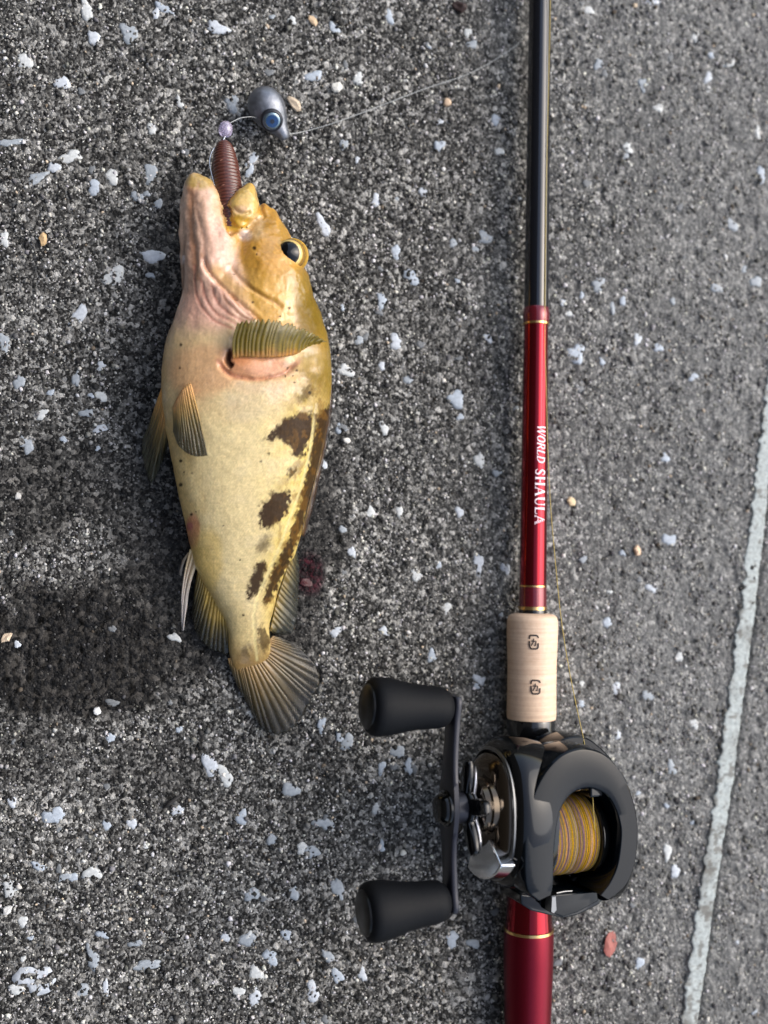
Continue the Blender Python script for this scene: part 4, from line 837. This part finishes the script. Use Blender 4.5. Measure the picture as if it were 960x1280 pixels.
# gear side: housing, chrome rim, drag star, shaft
hy, hh = Lp(620, 1018, 26)[1], 23.0
hx = lambda p: Lp(p, 1015, 26)[0]
x0, x1 = hx(660), hx(623)
def oval(x, sy_, sz_, dy=0, dz=0, n=72, e=.86):
    th = np.linspace(0, 2 * np.pi, n, endpoint=False); c, s = np.cos(th), np.sin(th)
    return np.c_[np.full(n, x), hy + dy + np.sign(c) * abs(c) ** e * sy_, hh + dz + np.sign(s) * abs(s) ** e * sz_]
v, f = loft([oval(x0 + 4, 26.0, 19.0), oval(x0 - 1, 27.2, 20.4), oval(x1 + 5, 27.4, 20.6), oval(x1 + 2, 26.6, 20), oval(x1, 25.2, 18.8), oval(x1 - 1, 23.8, 17.6), oval(x1 - 1.2, 12, 10)]); lmesh('gear_housing', v, f, M_rblk, ang=60)
v, f = loft([oval(x1 - .4, 23.9, 17.8), oval(x1 - 1.5, 24.1, 18), oval(x1 - 2.0, 23.5, 17.4), oval(x1 - 2.0, 23.0, 17.0), oval(x1 - .8, 22.9, 16.9)]); lmesh('housing_rim', v, f, M_steel, ang=60)
v, f = loft([oval(x1 - .9, 22.3, 16.2, 0), oval(x1 - 3.2, 21.4, 15.4), oval(x1 - 5, 19, 13.6), oval(x1 - 5.6, 15, 11)]); lmesh('side_plate', v, f, M_bronze, ang=60)
sh_y, sh_h = Lp(560, 1010, hh + 3)[1], hh + 3
hxp = Lp(562, 1010, sh_h)[0]                                          # plane of the handle arm
bx0 = x1 - 5
lx([(bx0 + 1, 10.5), (bx0 - 2, 10.2), (bx0 - 2.6, 9.4), (bx0 - 4.5, 9), (bx0 - 4.8, 6)], 'gear_boss', M_bronze, sh_y, sh_h)
# silver clutch plate showing low on the side
def sector(x, r0, r1, a0, a1, t, y, h, n=14):
    a = np.radians(np.linspace(a0, a1, n)); o = np.c_[np.cos(a) * r1, np.sin(a) * r1]; i_ = np.c_[np.cos(a) * r0, np.sin(a) * r0][::-1]; p = np.vstack([o, i_]) + (y, h)
    return loft([np.c_[np.full(len(p), x), p], np.c_[np.full(len(p), x - t), p * .98 + np.array([y, h]) * .02]])
v, f = sector(x1 - 1.0, 11.5, 23.5, 128, 200, 6.0, hy, hh); bevel(lmesh('clutch_plate', v, f, M_chrome, smooth=False), .0006)
st_x = hxp + 6.4
def star(x, t, r0, r1, name, mat, n=5, rot=0, parent=reel):
    a = np.linspace(0, 2 * np.pi, 140, endpoint=False); r = r0 + (r1 - r0) * np.clip(np.cos((a - rot) * n) * .75 + .35, 0, 1) ** 1.3
    rg = lambda xx, k: np.c_[np.full(140, xx), sh_y + np.cos(a) * r * k, sh_h + np.sin(a) * r * k]
    v, f = loft([rg(x + t / 2, .9), rg(x + t / 2 - .5, .98), rg(x, 1), rg(x - t / 2 + .5, .98), rg(x - t / 2, .88)]); return lmesh(name, v, f, mat, parent, 50)
sd_star = star(st_x, 3.0, 7, 17.5, 'drag_star', M_rblk, rot=math.pi - .5)
star(st_x + 2.1, 1.4, 6.0, 15.4, 'star_edge', plain('star_silver', (.75, .75, .78, 1), .3, metal=.9), rot=math.pi - .5, parent=sd_star)
lx([(hxp + 5, 5.8), (hxp + 1, 5.6), (hxp + .8, 3)], 'drive_shaft', M_arm, sh_y, sh_h)
# double handle
def arm():
    n = 61; u = np.linspace(-1, 1, n); ya, yb = Lp(563, 1139, sh_h)[1], Lp(563, 870, sh_h)[1]
    y = sh_y + np.where(u < 0, (sh_y - ya) * u, (yb - sh_y) * u); wd = 4.2 + 2.9 * np.exp(-(u / .28) ** 2) + .5 * np.exp(-((abs(u) - .93) / .1) ** 2)
    xo = hxp + 1.6 * (abs(u) ** 1.6) - .4; rings = []
    for k in range(n):
        w = wd[k] * (1 if abs(u[k]) < .985 else .8); t = 1.15
        rings.append(np.array([(xo[k] + a, y[k], sh_h + b) for a, b in [(-t, -w * .86), (-t, w * .86), (-t * .7, w * .96), (t * .7, w), (t, w * .94), (t, -w * .94), (t * .7, -w), (-t * .7, -w * .96)]]))
    return loft(rings), (ya, yb)
(av, af), (ya, yb) = arm(); handle = lmesh('handle', av, af, M_arm, ang=50)
lx([(hxp - 1, 6.6), (hxp - 2.2, 6.4), (hxp - 2.6, 5.6), (hxp - 3.4, 5.4), (hxp - 4.8, 4.6), (hxp - 5.4, 3.2)], 'handle_nut', M_rblk, sh_y, sh_h, parent=handle)
kp = [(0, 2.6), (1.0, 2.6), (1.2, 4.6), (2.2, 6.0), (4, 7.1), (7, 7.6), (12, 7.9), (17, 8.5), (22, 9.6), (26, 10.3), (29, 10.5), (31, 10.2), (32.2, 9.3), (32.7, 8.2)]
for cy_, py_, tilt in ((yb - 4.2, 886, .045), (ya + 4.2, 1138, -.05)):
    ax = Vector((-1, tilt, -.02)).normalized(); o3 = (hxp + .6, cy_, sh_h)
    v, f = lathe(kp, ax, o3, 56); kn = lmesh('knob', v, f, M_eva, handle, 60); kn['label'] = 'black foam handle knob'
    v, f = lathe([(32.2, 8.0), (33.2, 7.8), (33.8, 6.8), (33.9, 2)], ax, o3, 40); lmesh('knob_cap', v, f, M_cap, kn)
    v, f = lathe([(-.6, 2.2), (1.3, 2.2), (1.5, 1.5)], ax, o3, 24); lmesh('knob_collar', v, f, M_chrome, kn)
# palm side plate
px_ = Lp(768, 1050, 28)[0]
v, f = loft([oval(px_ - 5, 26, 18, sy - hy, 1), oval(px_ - 2, 26, 18.5, sy - hy, 1), oval(px_ + .5, 24.5, 17, sy - hy, 1), oval(px_ + 2, 20, 14, sy - hy, 0), oval(px_ + 2.4, 10, 7, sy - hy, 0)]); lmesh('palm_plate', v, f, M_rblk, ang=60)
# ------------------------------------------------------------------ lines, lure, sinker
M_line = plain('yellow_braid', lin(186, 164, 88, .8), .6, noise=.35, nscale=2500)
M_nylon = plain('clear_nylon', lin(206, 208, 204, .8), .25, spec=.6)
def rw(local): return np.array(RMX @ Vector(np.asarray(local) * .001))
st0 = rw((Lp(742, 1045, AX + 14)[0], sy + 4, AX + 14.9)); st1 = rw((gx_, sy + 18.5, AX + 12.0))
lp_ = [st0, rw((Lp(740, 1015, AX + 13)[0], sy + 11, AX + 14.0)), st1, P(731, 932, .036), P(722, 890, .034), P(711, 835, .030), P(701, 770, .026), P(693, 690, .022), P(688, 630, .0195), P(684.6, 560, .0175), P(682.8, 490, .0165), P(681, 420, .0158), P(681.5, 340, .0155), P(683, 220, .0155), P(686, 90, .0155), P(688, -20, .016), P(690, -300, .021), rod_pt(-560) + np.array([0, 0, .016]), rod_pt(-740) + np.array([0, 0, .02])]
v, f = wire(catmull(lp_, 10), .00019, 7)
tag(mesh('fishing_line', v, f, M_line), 'thin yellow braided fishing line running from the reel along the rod', 'fishing line')
def gzp(x, y, lift=.0005):
    p = P(x, y, 0); z = float(ground_z(p[:1], p[1:2])[0]) + lift; return np.array([p[0], p[1], z])
# bead, sinker, soft worm, hook
bc = P(282, 161.5, .0125)
snk = P(337, 141, .0068)
pts = [bc + [0, .0015, 0], P(291, 152, .0125), P(301, 147.5, .012), P(314, 146, .011), P(326, 148, .009), snk]
v, f = wire(catmull(pts, 8), .00013, 6)
tag(mesh('leader_line', v, f, M_nylon), 'short clear leader line between the sinker and the lilac bead', 'leader line')
pts = [P(352, 163, .004), P(364, 167, .003), gzp(385, 163, .0012), gzp(420, 153, .0010), gzp(470, 135, .0010), gzp(530, 112, .0012), gzp(585, 93, .0012), gzp(630, 68, .0014), gzp(655, 46, .0014), gzp(672, 10, .0014), gzp(676, -60, .0014), gzp(680, -300, .0014)]
v, f = wire(catmull(pts, 10), .00014, 6)
tag(mesh('main_leader', v, f, M_nylon), 'long clear leader line lying across the pavement from sinker to rod', 'leader line')
m, t, b = newmat('lilac_glass'); b.inputs['Base Color'].default_value = lin(240, 228, 253); b.inputs['Roughness'].default_value = .05; b.inputs['Transmission Weight'].default_value = .75; b.inputs['Coat Weight'].default_value = .6
v, f = lathe([(-.0030, .0006), (-.0028, .0014), (-.0022, .0022), (-.001, .0027), (.0004, .0027), (.0018, .0023), (.0028, .0014), (.0030, .0006)], (.1, 1, 0), bc, 32)
tag(mesh('bead', v, f, m), 'tiny translucent lilac bead at the head of the brown worm', 'bead')

def worm():
    A = P(280, 177, .0145); B = P(288, 290, .0205); c = catmull([A, P(281, 200, .0165), P(284, 232, .0185), P(286, 262, .0198), B], 44); n = len(c)
    s = np.linspace(0, 1, n); k = depth(A) / FPX
    r = np.interp(s, [0, .015, .05, .12, .3, .55, .8, 1], [2, 6.5, 9.5, 12.2, 16.2, 18.2, 17.5, 15]) * k
    rng2 = np.random.default_rng(8); r = r * (1 + .03 * np.sin(s * 2 * math.pi * 30) * sm(.03, .1, s))
    v, f = wire(c, r, 40)
    cl = np.repeat((S(86, 46, 36)[None] * (1 + .32 * np.sin(s * 2 * math.pi * 30 + .6))[:, None]), 40, 0)
    fl = rng2.uniform(0, 1, len(cl)) < .006; cl[fl] = S(190, 140, 120)
    o = mesh('soft_worm', v, f, vcol('worm_rubber', rough=.3, coat=.35, nscale=1500, nstr=.25, bump=.15, sss=.1, coat_rough=.15), colors=cl)
    tag(o, 'ribbed brown soft plastic worm sticking out of the fish mouth', 'lure')
    v, f = wire(catmull([P(268, 232, .021), P(262, 205, .018), P(266, 188, .016), P(277, 178, .015), P(282, 170, .0135)], 8), .0003, 8)
    tag(mesh('fish_hook', v, f, M_chrome), 'thin silver hook wire beside the brown worm', 'hook')
worm()
def sinker():
    root = empty('sinker', tuple(P(337, 141, 0))); O = np.array(root.location)
    tag(root, 'grey lead sinker with a blue eye sticker lying on the pavement', 'sinker')
    a0, a1 = P(322, 116, .0085), P(354, 168, .0060); ax = (a1 - a0); Ln = np.linalg.norm(ax); ax /= Ln
    pr = [(-.0016, .0008), (-.0012, .0026), (0, .0046), (.002, .0062), (.005, .0071), (.008, .0070), (.011, .0061), (.0135, .0048), (.016, .0034), (Ln * 1.02, .0024), (Ln * 1.1, .0018), (Ln * 1.12, .0008)]
    v, f = lathe(pr, ax, a0, 56); n_ = fbm(v * 260, 3, 5) - .5; ctr = a0 + np.outer((v - a0) @ ax, ax); v = ctr + (v - ctr) * (1 + .2 * n_)[:, None]
    body_ = mesh('body', v - O, f, plain('dull_lead', lin(138, 142, 150, .8), .42, metal=.75, noise=.5, nscale=420, bump=.6), root)
    ec = P(340, 151, .0128); g = np.array(CAM) - ec; g = g / np.linalg.norm(g) + np.array([.12, -.32, 0]); g /= np.linalg.norm(g)
    def disc(prof, name, mat, par):
        v, f = lathe(prof, g, ec, 40); o = sharp(mesh(name, v - O, f, mat, par), 40); return o
    e = disc([(-.004, .0040), (-.0008, .0044), (.0000, .0042), (.0003, .0036), (.0001, .0030)], 'eye_rim', plain('dark_lead', lin(52, 54, 60), .3, metal=.6), root)
    disc([(-.0004, .0033), (.0003, .0032), (.0006, .0028), (.0007, .0023)], 'eye_ring', plain('eye_silver', (.20, .28, .33, 1), .3, metal=.8, coat=.6), e)
    disc([(.0001, .0025), (.00085, .0024), (.001, .0012), (.00103, .0009)], 'eye_iris', plain('eye_blue', lin(20, 60, 104), .15, metal=.4, coat=.8), e)
    disc([(.0002, .0010), (.00108, .0009), (.00112, .0003)], 'eye_pupil', plain('eye_dark', lin(8, 14, 30), .1, coat=.8), e)
sinker()

# ------------------------------------------------------------------ loose chips and scraps on the pavement
def chip(name, px, py, rx, ry, rot, colr, label, cat, th=.5, group=None, rough=.6, kk=1):
    c = P(px, py, 0); k = 1 / 3.15e3; n = 9
    ph = (np.arange(n) + rng.uniform(-.3, .3, n)) / n * 2 * np.pi; rr = rng.uniform(.75, 1.15, n)
    x = np.cos(ph) * rx * rr * k; y = np.sin(ph) * ry * rr * k; a = math.radians(rot); X = x * math.cos(a) - y * math.sin(a); Y = x * math.sin(a) + y * math.cos(a)
    t = min(rx, ry) * k * th; tl = rng.uniform(-.25, .25, 2); z = lambda s, zz: zz + (X * tl[0] + Y * tl[1]) * s
    v = np.vstack([np.c_[X * .8, Y * .8, z(.5, -t * .4)], np.c_[X, Y, z(1, t * .35)], np.c_[X * .82, Y * .82, z(1, t * .95)], np.c_[X * .35, Y * .35, z(1, t * 1.15)]])
    f = loft([v[i * n:(i + 1) * n] for i in range(4)])[1]
    g = float(np.mean(ground_z(c[0] + X, c[1] + Y)))
    o = mesh(name, v, f, plain(name + '_surface', lin(*colr, .85), rough, noise=.15, nscale=900, bump=.2), smooth=False)
    o.location = (c[0], c[1], g + .0006); tag(fixn(o), label, cat, group); return o
chip('stone_chip', 420, 110, 8.5, 7.5, 20, (232, 230, 220), 'white angular chip beside the long clear leader line', 'stone chip', .6)
chip('stone_chip', 368, 130, 6, 12, 40, (220, 200, 172), 'peach elongated chip next to the grey sinker', 'stone chip')
chip('stone_chip', 391, 25, 5, 10, 35, (216, 188, 152), 'tan sliver chip beyond the sinker, away from the fish', 'stone chip')
chip('stone_chip', 54, 300, 5, 8.5, 5, (226, 190, 140), 'orange tan oblong chip level with the fish mouth', 'stone chip', .8)
chip('stone_chip', 559, 129, 6, 6, 0, (226, 196, 164), 'round peach pebble just off the long clear leader line', 'stone chip', .8)
chip('stone_chip', 594, 98, 3.4, 3.4, 0, (238, 232, 220), 'tiny white pebble touching the long clear leader line', 'stone chip', .8)
chip('stone_chip', 8, 797, 8, 5, 30, (232, 208, 178), 'peach flat chip at the dark wet patch', 'stone chip')
chip('stone_chip', 433, 551, 5, 4, 0, (236, 232, 222), 'small white pebble beside the belly blotches of the fish', 'stone chip', .8)
chip('stone_chip', 714, 627, 7, 6, -30, (226, 202, 160), 'cream chip beside the white rod lettering', 'stone chip')
chip('stone_chip', 796, 688, 5.5, 7, 0, (228, 196, 164), 'peach pebble between the rod and the pale joint strip', 'stone chip', .8)
chip('stone_chip', 122, 889, 5.5, 5, 0, (232, 232, 230), 'white pebble beyond the fish tail at the wet edge', 'stone chip', .8)
chip('stone_chip', 9, 1138, 6, 7, -40, (236, 234, 228), 'white oblong chip lying far from fish and reel', 'stone chip', .7)
chip('stone_chip', 504, 1066, 4.6, 4.4, 0, (230, 228, 216), 'round white pebble between the two handle knobs', 'stone chip', .8)
chip('stone_chip', 23, 620, 4.5, 5, 0, (206, 204, 198), 'pale grey pebble on the small wet stain', 'stone chip', .8)
chip('red_fragment', 763, 1178, 10, 20, -8, (160, 92, 82), 'dull pink red fragment beside the reel and red rear grip', 'fragment', .07)
chip('seed_husk', 574, 9, 13, 7, -20, (54, 36, 32), 'dark brown seed husk near the black rod blank', 'seed husk', .5)
chip('blood_clot', 383, 728, 8, 6.5, 0, (64, 4, 10), 'small dark red blood clot beside the back fin', 'blood', .06, rough=.45)
v, f = wire([gzp(204, 1010, .0006), gzp(213, 1003, .0012), gzp(220, 998, .0012), gzp(228, 993, .0006)], [.0005, .0009, .0008, .0004], 7)
tag(mesh('twig', v, f, plain('dark_twig', lin(44, 42, 40), .7, noise=.2)), 'short dark twig on the pavement below the tail fin', 'twig')
